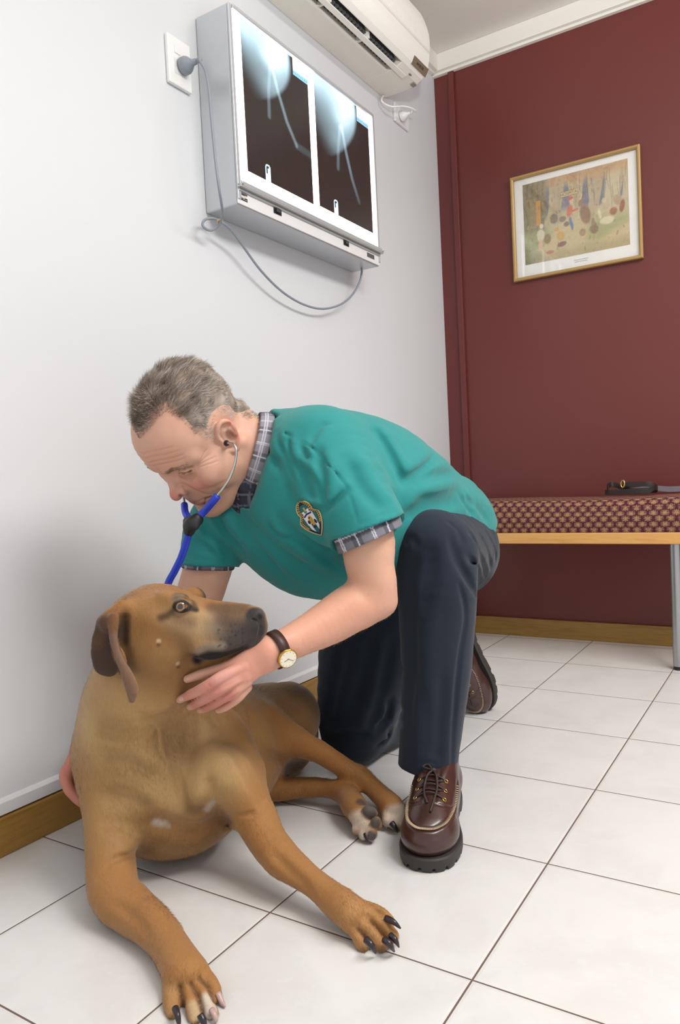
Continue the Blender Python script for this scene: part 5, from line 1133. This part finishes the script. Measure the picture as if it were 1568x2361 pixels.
# neck opening and V
c0, c1 = P(573, 1041, 1.415), P(601, 1049, 1.421); axn = (c1-c0)/np.linalg.norm(c1-c0); nb_ = .406*RT+.914*UP; pb_ = P(575, 1176, 1.38)
ST._add(lambda X: np.maximum(np.maximum((X-c1.astype(f4))@axn.astype(f4), -((X-pb_.astype(f4))@nb_.astype(f4))), np.linalg.norm(X-c1.astype(f4), axis=1)-.16), c1, .16, 's', .003)
ST.chain([V(560, 1035, 1.415, 82), V(625, 1054, 1.425, 86)], op='s', k=0.006)
ST.chain([V(590, 1120, 1.395, 34), V(600, 1150, 1.375, 24), V(607, 1186, 1.36, 7)], op='s', k=0.003)
ST.lines(crest([
  ([(612, 985), (660, 1000), (715, 1030), (760, 1075), (800, 1125)], .0028, 0.0055),            # yoke seam
  ([(800, 1125), (812, 1160), (825, 1208)], .0025, 0.0025), ([(832, 1210), (880, 1188), (934, 1170)], .002, 0.0015),
  ([(690, 1155), (722, 1172), (755, 1170), (800, 1128)], .006, 0.0150), ([(738, 1150), (728, 1120), (705, 1080)], .008, 0.0135), ([(722, 1150), (705, 1110), (690, 1060)], .007, 0.0120), ([(745, 1170), (748, 1120), (735, 1040)], .009, 0.0120), ([(665, 1010), (672, 1050), (690, 1090)], .006, 0.0090), ([(695, 1030), (712, 1060)], .006, 0.0090),
  ([(620, 1000), (640, 1070), (672, 1150)], .010, 0.0090), ([(640, 1000), (660, 1060), (680, 1110)], .008, 0.0075),
  ([(715, 1020), (740, 985), (755, 975)], .006, 0.0075), ([(622, 970), (640, 960)], .006, 0.0075),
  ([(870, 995), (890, 1030), (912, 1072), (930, 1112)], .008, 0.0180), ([(862, 985), (866, 1010)], .007, 0.0090), ([(925, 1108), (960, 1090), (1000, 1055)], .010, 0.0120), ([(935, 1112), (990, 1100), (1050, 1090)], .012, 0.0090),
  ([(830, 1055), (870, 1110), (905, 1165)], .012, -0.0090), ([(800, 1060), (830, 1120), (880, 1180)], .012, 0.0060), ([(850, 1080), (900, 1150)], .010, 0.0075),
  ([(935, 1190), (990, 1165), (1060, 1155)], .014, 0.0150), ([(950, 1150), (1020, 1140), (1060, 1130)], .012, 0.0075), ([(1060, 1140), (1075, 1165), (1090, 1185)], .007, 0.0120), ([(1075, 1150), (1105, 1175), (1125, 1200)], .009, 0.0090),
  ([(560, 1185), (600, 1230), (660, 1280), (720, 1320)], .014, 0.0090), ([(580, 1230), (640, 1290), (700, 1340)], .012, -0.0060), ([(650, 1200), (720, 1260), (780, 1310)], .012, 0.0105), ([(670, 1250), (740, 1300), (790, 1330)], .010, -0.0060), ([(540, 1180), (600, 1260), (650, 1320)], .012, 0.0075),
  ([(700, 1240), (745, 1262), (765, 1270)], .008, 0.0150), ([(500, 1190), (520, 1230), (560, 1270)], .010, 0.0135), ([(470, 1200), (490, 1240), (530, 1275)], .010, 0.0105), ([(440, 1225), (470, 1260), (500, 1285)], .008, 0.0075), ([(430, 1285), (480, 1290), (545, 1285)], .0022, 0.0015),
  ([(620, 1200), (640, 1230), (690, 1245)], .006, 0.0060)]))
ST.field(lambda X: 0.0016*nvec(X, 28, 3)+0.0007*nvec(X, 70, 4), P(800, 1150, 1.5), 1.0)
sme = ST.mesh(0.0038)
M_SCRUB = m_cloth('teal_cotton', '288583', 0.75, 0.15)
scrub = link('scrub_top', sme, M_SCRUB, MAN)
# embroidered badge laid on the chest
def decal(name, sdf, corners, nu, nv, fn, mat, parent, off=0.0012):
    s_, t_ = np.meshgrid(np.linspace(0, 1, nu), np.linspace(0, 1, nv), indexing='ij'); S_, T_ = s_.ravel(), t_.ravel(); c = [np.array(q, float) for q in corners]
    uv = (1-S_)[:, None]*(1-T_)[:, None]*c[0]+S_[:, None]*(1-T_)[:, None]*c[1]+S_[:, None]*T_[:, None]*c[2]+(1-S_)[:, None]*T_[:, None]*c[3]
    Hh = sdf.hit(uv, off=off); cc, al = fn(S_, T_); idx = np.arange(nu*nv).reshape(nu, nv); F = np.stack([idx[:-1, :-1], idx[1:, :-1], idx[1:, 1:], idx[:-1, 1:]], -1).reshape(-1, 4); F = F[al[F].min(1) > 0.5]
    used = np.unique(F); mp = np.zeros(nu*nv, int); mp[used] = np.arange(len(used)); me = bpy.data.meshes.new(name); me.from_pydata(Hh[used].tolist(), [], mp[F].tolist())
    at = me.color_attributes.new('Col', 'FLOAT_COLOR', 'POINT'); at.data.foreach_set('color', np.hstack([cc[used], np.ones((len(used), 1))]).astype(f4).ravel())
    o = link(name, me, mat, parent); sl = o.modifiers.new('t', 'SOLIDIFY'); sl.thickness = 0.0008; sl.offset = -1; return o
def fn_emb(S, Q):
    x = (S-0.5)*2; wd = np.where(Q < .28, .66*np.sqrt(np.clip(1-((.28-Q)/.28)**2, 0, 1)), np.where(Q < .36, .66-.06*np.sin((Q-.28)/.08*3.14), np.where(Q < .46, .66+.26*(Q-.36)/.10, .92*np.clip(1-((Q-.46)/.54)**1.9, 0, 1))))
    e = wd-np.abs(x); al = (e > 0).astype(float)
    def C(h): return np.array(lin(h))
    c = np.tile(C('16203a'), (len(S), 1)); ein = e-0.36*(1-.25*Q); tv = np.clip((Q-0.06)/0.9, 0, 1)
    inn = (ein > 0) & (Q > .13) & (Q < .90); c[inn] = C('1f6f6e')
    let = (e > .13) & (ein < -.04) & (Q < .72) & (np.sin(np.arctan2(x*.5, .28-Q)*np.where(Q < .3, 24, 0)+np.where(Q >= .3, Q*150, 0)) > -.25); c[let] = C('c7a145')
    wh = inn & (np.abs(x) < .40) & (Q > .27) & (Q < .62) & ~((np.abs(x) < .10) & (Q < .33)); c[wh] = C('e6e3e6')
    legs = inn & (np.abs(np.abs(x)-.27) < .10) & (Q >= .6) & (Q < .84); c[legs] = C('e6e3e6')
    nb = inn & (np.abs(Q-.36-.10*np.abs(x)) < .022) & (np.abs(x) < .34); c[nb] = C('252a63')
    g = ((x-.02)/.17)**2+((Q-.53)/.11)**2 < 1; c[g & inn] = C('c79b3f'); g2 = (np.abs(x-.05) < .09) & (Q > .6) & (Q < .70); c[g2 & inn] = C('cda33a')
    c[((x+.20)/.10)**2+((Q-.56)/.05)**2 < 1] = C('1d2350'); c[((x-.26)/.09)**2+((Q-.62)/.06)**2 < 1] = C('1d2350'); c[((x-.0)/.14)**2+((Q-.72)/.035)**2 < 1] = C('1d2350'); c[((x+.01)/.07)**2+((Q-.47)/.02)**2 < 1] = C('3a2a1c')
    c[inn & (np.abs(x-.02) < .06) & (Q > .19) & (Q < .30)] = C('b9a75a')
    c[e < .10] = C('cdb27a'); return c, al
ax_ = np.array([744-690, 1233-1157.5]); pp = np.array([ax_[1], -ax_[0]])/np.linalg.norm(ax_)
a0 = np.array([690, 1156.]); a1 = np.array([743.5, 1234.]); hw = 30
decal('emblem', ST, [a0-pp*hw, a0+pp*hw, a1+pp*hw, a1-pp*hw], 100, 170, fn_emb, m_attr('embroidery', 0.7), scrub)

# ------------------------------------------------------------------ shirt: collar, cuffs, front
def plaid(X, A, B, base='77757d', dark='2e2f3d', light='c9c9d2', p=0.042):
    u_, v_ = X@A/p, X@B/p; c = np.tile(np.array(lin(base)), (len(X), 1)); fu, fv = u_ % 1, v_ % 1
    for f_ in (fu, fv):
        m = (f_ > .55) & (f_ < .85); c[m] = c[m]*0.45+np.array(lin(dark))*0.55
    for f_ in (fu, fv):
        for o_ in (.20, .26, .70): c[np.abs(f_-o_) < .018] = np.array(lin(light))
    return c
SH = SDF()
SH.chain([V(604, 1050, 1.43, 76), V(660, 1085, 1.44, 105), V(730, 1125, 1.46, 160)], k=0.03)
SH.chain([V(575, 1110, 1.415, 66), V(600, 1160, 1.415, 66), V(625, 1190, 1.42, 70)], k=0.02)
SH.chain([V(560, 1035, 1.415, 78), V(606, 1048, 1.425, 82)], op='s', k=0.004)
SH.lines([([(583, 1140), (592, 1165), (603, 1195)], .003, .003)])
shm = SH.mesh(0.0034); ps = Paint(SH.co(shm), '2b2c36'); ps.c = plaid(ps.X, RT, UP, '3c3b46', '20202b', '6a6a76'); ps.store(shm)
M_PLAID = m_attr('plaid_cotton', 0.8, 0, 0.2); shirt = link('shirt', shm, M_PLAID, MAN)
def cuff(path, pt, n, core, rad):
    s_ = SDF(); s_.chain([V(*w) for w in path], k=0.0); s_.plane(pt, n, 0.002); s_.plane(V(*path[0], )[:3] if False else P(*path[0][:3]), -np.asarray(n), 0.0); s_.chain([V(*w) for w in core], op='s', k=0.003)
    s_.field(lambda X: 0.0008*nvec(X, 60, 3), pt, 0.3); m = s_.mesh(0.0022); p_ = Paint(s_.co(m), '77757d'); A = np.cross(n, FW); A /= np.linalg.norm(A); p_.c = plaid(p_.X, A, np.asarray(n)/np.linalg.norm(n), p=0.055); p_.store(m); link('cuff', m, M_PLAID, shirt)
ncf = 0.417*RT-0.909*UP; ncf /= np.linalg.norm(ncf)
cuff([(828, 1170, 1.285, 80), (850, 1230, 1.266, 81), (868, 1290, 1.252, 80)], P(852, 1245, 1.265), ncf, [(840, 1190, 1.278, 70), (852, 1230, 1.267, 70), (870, 1295, 1.252, 70)], .1)
cuff([(495, 1255, 1.472, 60), (478, 1310, 1.467, 60), (476, 1345, 1.466, 59)], P(478, 1311, 1.467), nfr, [(486, 1282, 1.47, 52), (476, 1345, 1.466, 54)], .1)
# collar: a turned-down band around the neck with points at the front
e1 = UP-axn*(UP@axn); e1 /= np.linalg.norm(e1); e2 = np.cross(axn, e1); e2 = e2 if e2@TOV > 0 else -e2
def ringp(c, r, ph, sx=1.0): return c+r*(math.cos(ph)*e1+sx*math.sin(ph)*e2)
cv, NP = [], 61
for i in range(NP):
    ph = math.radians(-166+332*i/(NP-1)); tip = sstep(2.1, 2.9, abs(ph)); row = []
    for j, (tt, rr_) in enumerate(((0.25, .0745), (0.0, .0735), (0.05, .0775), (0.55, .0815), (1.05+0.35*tip, .0835+.002*tip))): row.append(ringp(c0+(c1-c0)*tt, rr_, ph))
    cv.append(row)
vs_ = [p for r_ in cv for p in r_]; fs_ = [(i*5+j, i*5+j+1, i*5+j+6, i*5+j+5) for i in range(NP-1) for j in range(4)]
cme = bpy.data.meshes.new('collar'); cme.from_pydata([tuple(p) for p in vs_], [], fs_)
bm = bmesh.new(); bm.from_mesh(cme); bmesh.ops.subdivide_edges(bm, edges=bm.edges, cuts=5, use_grid_fill=True); bm.to_mesh(cme); bm.free()
pc_ = Paint(SDF.co(cme), '8f8d96'); rel = pc_.X-c0; an_ = np.arctan2(rel@e2, rel@e1); pc_.c = plaid(np.stack([an_*.078, rel@axn, rel@axn*0], 1), np.array([0, 1, 0]), np.array([1, 0, 0]), '8d8b94', '3b3a46', 'c6c5cf', p=0.05)
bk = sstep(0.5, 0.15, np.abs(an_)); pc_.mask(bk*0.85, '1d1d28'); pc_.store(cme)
col = link('collar', cme, M_PLAID, shirt); sl = col.modifiers.new('t', 'SOLIDIFY'); sl.thickness = 0.0022; sl.offset = 1
bh = SH.hit([(600, 1166)], off=0.001)[0]; MB().lathe(bh, TOV-0.1*UP, [(.0048, -.001), (.0052, .0006), (.0050, .0014), (.0036, .0010)], 20).build('button', simple('shirt_button', '6d655f', 0.3), shirt, smooth=True)

# ------------------------------------------------------------------ trousers
TR = SDF()
TR.chain([V(1048, 1272, 1.775, 102), V(1030, 1268, 1.60, 96), V(1010, 1275, 1.435, 92)], k=0.03)
TR.chain([V(1006, 1272, 1.425, 92), V(1006, 1330, 1.42, 94), V(1008, 1430, 1.425, 88), V(1004, 1560, 1.43, 79), V(993, 1690, 1.435, 71), V(985, 1770, 1.435, 68), V(983, 1815, 1.435, 68)], k=0.012)
TR.E(985, 1245, 1.40, 72, 62, 70, 0, k=0.03)
TR.chain([V(1020, 1250, 1.765, 110), V(960, 1290, 1.75, 112), V(900, 1340, 1.745, 125), V(856, 1480, 1.745, 118), V(828, 1620, 1.735, 96), V(812, 1690, 1.735, 68)], k=0.03)
TR.chain([V(815, 1690, 1.735, 66), V(880, 1660, 1.83, 66), V(970, 1612, 1.95, 58), V(1032, 1572, 2.03, 46)], k=0.03)
zh = float(P(987, 1782, 1.38)[2])-.014; c_ = P(985, 1815, 1.435)
nh = -UP*0.99-0.11*RT-0.28*FW*0; hp = P(985, 1778, 1.40)
cut(TR, np.append(P(987, 1782, 1.42)[:2], zh+.003), np.array([-.10, -.10, -1.0]), P(984, 1850, 1.435), 0.11)
TR.chain([V(987, 1740, 1.435, 58), V(984, 1840, 1.435, 61)], op='s', k=0.004)
TR.plane((0, 0, 0.002), (0, 0, -1), 0.006)
TR.lines(([
  ([(930, 1260), (945, 1240), (965, 1260)], .008, 0.0052), ([(985, 1240), (990, 1330), (970, 1420)], .016, 0.0078), ([(960, 1270), (945, 1340), (940, 1400)], .012, 0.0091), ([(1040, 1240), (1060, 1300), (1090, 1350)], .010, 0.0091), ([(1062, 1230), (1085, 1290), (1108, 1345)], .007, 0.0104), ([(1085, 1230), (1110, 1280), (1122, 1330)], .006, 0.0104), ([(1105, 1230), (1128, 1275), (1134, 1310)], .006, 0.0091), ([(1120, 1225), (1140, 1260), (1144, 1290)], .005, 0.0078),
  ([(1060, 1300), (1090, 1355), (1100, 1370)], .006, 0.0130), ([(1030, 1200), (1060, 1225), (1072, 1250)], .004, 0.0030),
  ([(1060, 1350), (1075, 1420), (1060, 1520), (1050, 1620), (1042, 1780)], .005, 0.0078), ([(940, 1380), (955, 1500), (945, 1640)], .014, 0.0065), ([(1000, 1380), (985, 1500), (990, 1620)], .018, -0.0052), ([(1020, 1550), (1015, 1680), (1005, 1770)], .012, 0.0052), ([(955, 1560), (965, 1680), (960, 1760)], .012, -0.0039),
  ([(920, 1747), (985, 1757), (1055, 1762)], .002, 0.0020),
  ([(860, 1460), (840, 1560), (810, 1640)], .016, 0.0104), ([(900, 1480), (880, 1600), (850, 1690)], .014, 0.0104), ([(790, 1500), (770, 1580), (760, 1650)], .014, 0.0078), ([(925, 1540), (900, 1620), (870, 1690)], .010, 0.0130), ([(760, 1700), (800, 1690), (850, 1700)], .010, 0.0078), ([(870, 1680), (900, 1650), (925, 1640)], .008, 0.0104), ([(870, 1720), (900, 1690), (925, 1670)], .007, 0.0104)]))
TR.field(lambda X: 0.0014*nvec(X, 30, 6)+0.0006*nvec(X, 80, 4), P(960, 1450, 1.6), 1.2)
tme = TR.mesh(0.0036); M_NAVY = m_cloth('navy_twill', '202834', 0.85, 0.12, 1200, 0.10)
link('trousers', tme, M_NAVY, MAN)
fur(); link('body', *DOG_BODY, DOG)
# ================================================================== shoes
def m_leather():
    t = NT('brown_leather'); f = t.noise(22, 4, 0.6); g = t.noise(260, 3)
    t.col(t.mix(f, lin('2f1b18'), lin('4c2c25'))); t.set(Roughness=0.30, Specular_IOR_Level=0.55, Coat_Weight=0.25, Coat_Roughness=0.2); b = t.bump(g, 0.10, 0.0006); t.bump(t.noise(35, 3), 0.15, 0.002, b); return t.m
M_LTH = m_leather(); M_SOLE = simple('rubber_sole', '33302d', 0.6, 0, 0.12, 60, 0.2, 400); M_LACE = simple('brown_lace', '33261f', 0.6, 0, 0.15, 300); M_STIT = simple('pale_thread', 'c3ad8f', 0.7); M_EYELET = simple('brass_eyelet', 'c0a05c', 0.25, 0.85)
M_SOCK = simple('navy_sock', '262a36', 0.9, 0, 0.15, 500)
def shoe(M, label, toe_up=0.0):
    Mi = np.array(M.inverted()); Mn = np.array(M)
    def W_(p): return (Mn[:3, :3] @ np.asarray(p, float))+Mn[:3, 3]
    S = SDF(); e = lambda c, r, op='u', k=0.02: S.ell(c, r, None, op, k)
    e((0, .084, .040), (.0515, .069, .036)); e((0, .080, .056), (.041, .054, .029), k=.015); e((0, .015, .062), (.045, .085, .045)); e((0, -.085, .062), (.0415, .058, .050))
    S.chain([(0, -.015, .080, .040), (0, -.045, .105, .039), (0, -.080, .118, .037)], k=0.02); S.ell((0, .004, .104), (.026, .046, .016), np.array([[1, 0, 0], [0, .89, -.45], [0, .45, .89]]), 'u', .012)
    S.chain([(0, -.062, .125, .031), (0, -.075, .20, .042)], op='s', k=.006); S.plane((0, -.04, .128), (0, .25, 1), .004); S.plane((0, 0, .021), (0, 0, -1), .003)
    def top(x, y):
        z = .2
        for _ in range(90):
            d = float(S.at(np.array([[x, y, z]], f4))[0]); z = max(z-min(max(d, .0002)*.7, .004), .034)
            if d < .0003: break
        return np.array([x, y, z])
    U = spline([(.044, -.010), (.0455, .030), (.0440, .075), (.036, .112), (.019, .132), (0, .137), (-.019, .132), (-.036, .112), (-.0440, .075), (-.0455, .030), (-.044, -.010)], 9); up = [top(x*.93, y) for x, y in U]
    for q in up: pass
    S.crease(up[::3], .0030, .0030); S.crease([p-np.array([0, 0, .006])*1+np.array([0, .004, 0]) for p in up[::3]], .004, -.0012)
    for s in (1, -1):
        S.crease([top(s*.012, .088), top(s*.028, .082), top(s*.043, .058)], .0025, .0030); S.crease([top(s*.012, .088), top(s*.011, .05), top(s*.012, .0)], .002, .0025)
        S.crease([(s*.043, -.01, .060), (s*.044, -.05, .075), (s*.040, -.09, .08)], .002, .002); S.crease([top(s*.03, .09), top(s*.04, .075), (s*.048, .06, .05)], .004, .0012)
    me = S.mesh(0.0026); me.transform(M); up_o = link('shoe', me, M_LTH, MAN); up_o['label'] = label
    # sole with lugs
    ol = spline([(-.033, -.135), (-.038, -.10), (-.036, -.05), (-.042, 0), (-.054, .06), (-.052, .10), (-.040, .135), (-.016, .153), (.014, .153), (.038, .138), (.051, .105), (.053, .06), (.042, 0), (.037, -.05), (.039, -.10), (.033, -.135), (.015, -.149), (-.015, -.149), (-.033, -.135)], 10)[:-1]
    n = len(ol); rows = []
    for zz, ins in ((.0235, .002), (.0205, 0), (.008, 0)): rows.append([np.array([x*(1-ins/.05), y*(1-ins/.15), zz]) for x, y in ol])
    rows.append([np.array([x*.97, y*.985, .0]) if (i % 8) < 6 else np.array([x*.96, y*.98, .0062]) for i, (x, y) in enumerate(ol)])
    mb = MB(); vs = [W_(p) for r_ in rows for p in r_]; fs = [(j*n+i, j*n+(i+1) % n, (j+1)*n+(i+1) % n, (j+1)*n+i) for j in range(3) for i in range(n)]; fs += [tuple(range(n)), tuple(range(4*n-1, 3*n-1, -1))]
    mb.add(vs, fs); mb.build('sole', M_SOLE, up_o)
    sb = MB()
    for i in range(4, len(up)-4, 1):
        p, q = up[i], up[min(i+1, len(up)-1)]; dr_ = q-p; nn = np.cross(dr_, (0, 0, 1)); nn /= np.linalg.norm(nn)+1e-9; m_ = (p+q)/2+np.array([0, 0, .0006])
        sb.tube([W_(m_-nn*.0030+np.array([0, 0, .0004])), W_(m_+nn*.0022)], .00085, 6)
    sb.build('stitching', M_STIT, up_o, smooth=True)
    ey = {}
    for s in (1, -1):
        for k, (x, y) in enumerate(((.0255, .070), (.0250, .048), (.0240, .026))):
            c = top(s*x, y); g = S.grad(c[None].astype(f4))[0]; g = g/np.linalg.norm(g); ey[s, k] = c+g*.001; a = np.cross(g, (0, 1, 0)); a /= np.linalg.norm(a); b = np.cross(g, a)
            MB().tube([W_(c+g*.0007+.0034*(math.cos(t_)*a+math.sin(t_)*b)) for t_ in np.linspace(0, 6.283, 19)[:-1]], .0011, 8, close=True).build('eyelet', M_EYELET, up_o, smooth=True)
    lb = MB()
    for k in range(3):
        a, b = ey[1, k], ey[-1, k]; m_ = top(0, (a[1]+b[1])/2)+np.array([0, 0, .003]); lb.tube([W_(p) for p in spline([a, m_+np.array([.008, 0, 0]), m_-np.array([.008, 0, 0]), b], 5)], .0016, 7)
        if k < 2: lb.tube([W_(p) for p in spline([ey[1, k], top(.010, (a[1]+ey[-1, k+1][1])/2)+np.array([0, 0, .0035]), top(-.010, (a[1]+ey[-1, k+1][1])/2)+np.array([0, 0, .0035]), ey[-1, k+1]], 5)], .0016, 7)
    kn = top(.0, .017)+np.array([0, 0, .006])
    lb.lathe(W_(kn-np.array([0.006, 0, 0])), Mn[:3, 0], [(.002, 0), (.0045, .003), (.0045, .009), (.002, .012)], 10)
    def lie(pts): return [W_(top(x, y)+np.array([0, 0, h])) for x, y, h in pts]
    lb.tube(spline([W_(kn)]+lie([(-.008, .032, .008), (-.012, .057, .006), (-.010, .084, .004), (-.006, .109, .002)]), 5), .0021, 8); lb.tube(spline([W_(kn)]+lie([(.008, .032, .008), (.011, .055, .006), (.008, .076, .004), (.001, .092, .002)]), 5), .0021, 8)
    lb.tube(spline([W_(kn)]+lie([(.012, .015, .010), (.019, .011, .009), (.010, .007, .010)])+[W_(kn)], 5), .0018, 7)
    lb.build('laces', M_LACE, up_o, smooth=True); return up_o
def basis_M(o, x, y, z):
    M = Matrix.Identity(4)
    for i, a in enumerate((x, y, z)):
        for j in range(3): M[j][i] = a[j]
    for j in range(3): M[j][3] = o[j]
    return M
zd = np.array([0, 0, 1.0]); shoe(basis_M(LSO, np.cross(LSY, zd), LSY, zd), 'planted forward shoe')
ank = LSO+LSY*-.072; MB().lathe(ank+np.array([0, 0, .062]), (0, 0, 1), [(.031, 0), (.034, .03), (.036, .075)], 28).build('sock', M_SOCK, MAN, smooth=True)
shoe(basis_M(RSO, np.cross(RSY, RSZ), RSY, RSZ), 'rear shoe standing on its toe')
# ------------------------------------------------------------------ wristwatch
wa, wb = P(665, 1484, 1.199), P(618, 1506, 1.178); wx = (wb-wa)/np.linalg.norm(wb-wa); wc = P(637, 1497, 1.187)
u1 = UP-wx*(UP@wx); u1 /= np.linalg.norm(u1); u2 = np.cross(wx, u1); u2 = u2 if u2@TOV > 0 else -u2
WT = []
for i in range(40):
    a = 2*math.pi*i/40; d_ = math.cos(a)*u1+math.sin(a)*u2; o_ = wc+d_*.06
    for _ in range(60):
        dd_ = float(BD.at(o_[None].astype(f4))[0]); o_ = o_-d_*dd_*.8
    WT.append(o_+d_*.0016)
dl = math.radians(112); dn = math.cos(dl)*u1+math.sin(dl)*u2; ci = int(round(dl/(2*math.pi)*40)); cpos = WT[ci]
dn = 0.75*dn+0.25*TOV; dn /= np.linalg.norm(dn)
mb = MB(); pts = WT+[WT[0]]; vs_ = []
for i in range(40):
    a = 2*math.pi*i/40; d_ = math.cos(a)*u1+math.sin(a)*u2; hw = .0085
    for sx, sz in ((-1, 0), (1, 0), (1, 1), (-1, 1)): vs_.append(WT[i]+wx*sx*hw+d_*sz*.0022)
mb.add(vs_, [(i*4+k, i*4+(k+1) % 4, ((i+1) % 40)*4+(k+1) % 4, ((i+1) % 40)*4+k) for i in range(40) for k in range(4)])
watch = mb.build('wristwatch', simple('watch_strap', '3f2622', 0.45, 0, 0.1, 100, 0.2, 600), MAN, smooth=True); watch['label'] = 'gold watch on dark brown leather strap'
M_GOLD = simple('gold', 'c9a14f', 0.2, 0.9)
MB().lathe(cpos+dn*.0012, dn, [(.0135, 0), (.0158, .001), (.0160, .0045), (.0145, .0058), (.0138, .0056)], 40).build('case', M_GOLD, watch, smooth=True)
MB().lathe(cpos+dn*.0066, dn, [(.0137, 0), (.0137, .0007)], 40).build('dial', simple('ivory_dial', 'efe6d2', 0.35), watch)
hb = MB(); h1_ = u1*0.6+wx*0.4; h1_ = h1_-dn*(h1_@dn); h1_ /= np.linalg.norm(h1_); h2_ = np.cross(dn, h1_); o_ = cpos+dn*.0076
for ang, ln in ((70, .0075), (200, .0105)):
    d_ = math.cos(math.radians(ang))*h1_+math.sin(math.radians(ang))*h2_; hb.tube([o_-d_*.0015, o_+d_*ln], .0003, 6)
for k in range(12):
    d_ = math.cos(k*math.pi/6)*h1_+math.sin(k*math.pi/6)*h2_; hb.tube([o_+d_*.0108-dn*.0003, o_+d_*.0125-dn*.0003], .00028, 6)
hb.build('hands', simple('watch_hands', '4b3d28', 0.3, 0.5), watch)
# ------------------------------------------------------------------ stethoscope
SX = thing('stethoscope', 'blue-tubed stethoscope hanging from the ears of the man', 'stethoscope', tuple(P(440, 1210, 1.315)))
M_STEEL2 = simple('polished_steel', 'c8c8c6', 0.18, 0.95); M_BLUE = simple('blue_tubing', '2440c8', 0.35, 0, 0.05); M_YOKE = simple('yoke_rubber', '1f2022', 0.45, 0, 0.1, 100)
ed = dep(L(.078, .004, -.001)); pE = BD.hit([(521, 1022)])[0]; dE = dep(pE)
near = spline([P(521, 1022, dE-.002), P(530, 1022, dE-.010), P(540, 1026, dE-.018), P(545, 1042, dE-.022), P(541, 1070, dE-.026), P(530, 1100, dE-.026), P(515, 1125, dE-.020), P(497, 1147, dE-.012)], 6)
MB().tube(near, .0023, 12).build('ear_tube', M_STEEL2, SX, smooth=True)
far = spline([L(-.076, .006, -.002), L(-.086, .02, -.012), L(-.080, .06, -.045), L(-.060, .085, -.075), P(419, 1142, 1.385), P(424, 1152, 1.372), P(425, 1168, 1.357)], 6)
MB().tube(far, .0023, 12).build('ear_tube', M_STEEL2, SX, smooth=True)
MB().lathe(P(521, 1022, dE+.002), (P(530, 1022, dE-.012)-P(521, 1022, dE+.002)), [(.0015, -.004), (.0048, -.001), (.0055, .003), (.0040, .007), (.003, .010)], 16).build('ear_tip', M_BLACK, SX, smooth=True)
MB().lathe(L(-.076, .006, -.002), -HS, [(.0015, -.004), (.0048, -.001), (.0055, .003), (.0040, .007)], 16).build('ear_tip', M_BLACK, SX, smooth=True)
yk = P(442, 1209, 1.315)
MB().tube(spline([P(501, 1143, dE-.013), P(490, 1157, dE-.008), P(472, 1178, 1.312), P(452, 1198, 1.315)], 6), .0066, 16).build('tubing', M_BLUE, SX, smooth=True)
MB().tube(spline([P(425, 1163, 1.357), P(427, 1180, 1.342), P(436, 1200, 1.322)], 6), .0063, 16).build('tubing', M_BLUE, SX, smooth=True)
YS = SDF(); YS.chain([V(454, 1198, 1.313, 15), V(440, 1210, 1.315, 17), V(436, 1224, 1.318, 13)], k=.004); YS.chain([V(434, 1202, 1.320, 12), V(440, 1210, 1.315, 16)], k=.004); YS.E(444, 1209, 1.305, 17, 15, 9, 20, k=.004)
ym = YS.mesh(.0016); link('yoke', ym, M_YOKE, SX); 
MB().tube(spline([P(437, 1222, 1.318), P(431, 1245, 1.322), P(418, 1285, 1.330), P(402, 1318, 1.338), P(388, 1345, 1.345), P(372, 1400, 1.36), P(350, 1480, 1.42), P(330, 1560, 1.43)], 6), .0066, 16).build('tubing', M_BLUE, SX, smooth=True)
# ================================================================== light, world, camera
W = bpy.data.worlds.new('room_ambient'); sc.world = W; W.use_nodes = True
W.node_tree.nodes['Background'].inputs[0].default_value = (0.95, 0.97, 1.0, 1); W.node_tree.nodes['Background'].inputs[1].default_value = 0.72
def area(name, loc, size, power, rot=(0, 0, 0), col=(1, 0.98, 0.95), sy=None):
    l = bpy.data.lights.new(name, 'AREA'); l.energy = power; l.color = col; l.size = size
    if sy: l.shape = 'RECTANGLE'; l.size_y = sy
    o = bpy.data.objects.new(name, l); COL.objects.link(o); o.location = loc; o.rotation_euler = rot; return o
area('overhead_light', (2.05, -1.95, 2.33), 0.8, 38, sy=0.8)
area('overhead_light', (2.1, -1.0, 2.34), 0.5, 26, sy=0.9)  # added to brighten the back wall, no known fixture there
sp = bpy.data.lights.new('bounce_flash', 'SPOT'); sp.energy = 210; sp.spot_size = math.radians(80); sp.spot_blend = 0.6; sp.shadow_soft_size = 0.08
so = bpy.data.objects.new('bounce_flash', sp); COL.objects.link(so); so.location = (1.6, -2.95, 1.25); so.rotation_euler = Vector((-.42, .90, 1.11)).to_track_quat('-Z', 'Y').to_euler()
cam = bpy.data.cameras.new('camera'); co = bpy.data.objects.new('camera', cam); COL.objects.link(co); sc.camera = co
M = Matrix.Identity(4)
for i, a in enumerate((RT, UP, -FW)):
    for j in range(3): M[j][i] = a[j]
for j in range(3): M[j][3] = CAM[j]
co.matrix_world = M
cam.sensor_fit = 'VERTICAL'; cam.sensor_height = 36; cam.lens = 36*FPX/IH; cam.clip_start = 0.02
vs = sc.view_settings; sc.display_settings.display_device = 'sRGB'; vs.view_transform = 'Standard'; vs.look = 'None'; vs.exposure = 0.17; vs.gamma = 1.0; vs.use_curve_mapping = False

cy = sc.cycles; cy.max_bounces = 6; cy.diffuse_bounces = 3; cy.glossy_bounces = 3; cy.transmission_bounces = 4; cy.caustics_reflective = False; cy.caustics_refractive = False
cy.use_adaptive_sampling = True; cy.adaptive_threshold = 0.025; cy.adaptive_min_samples = 12
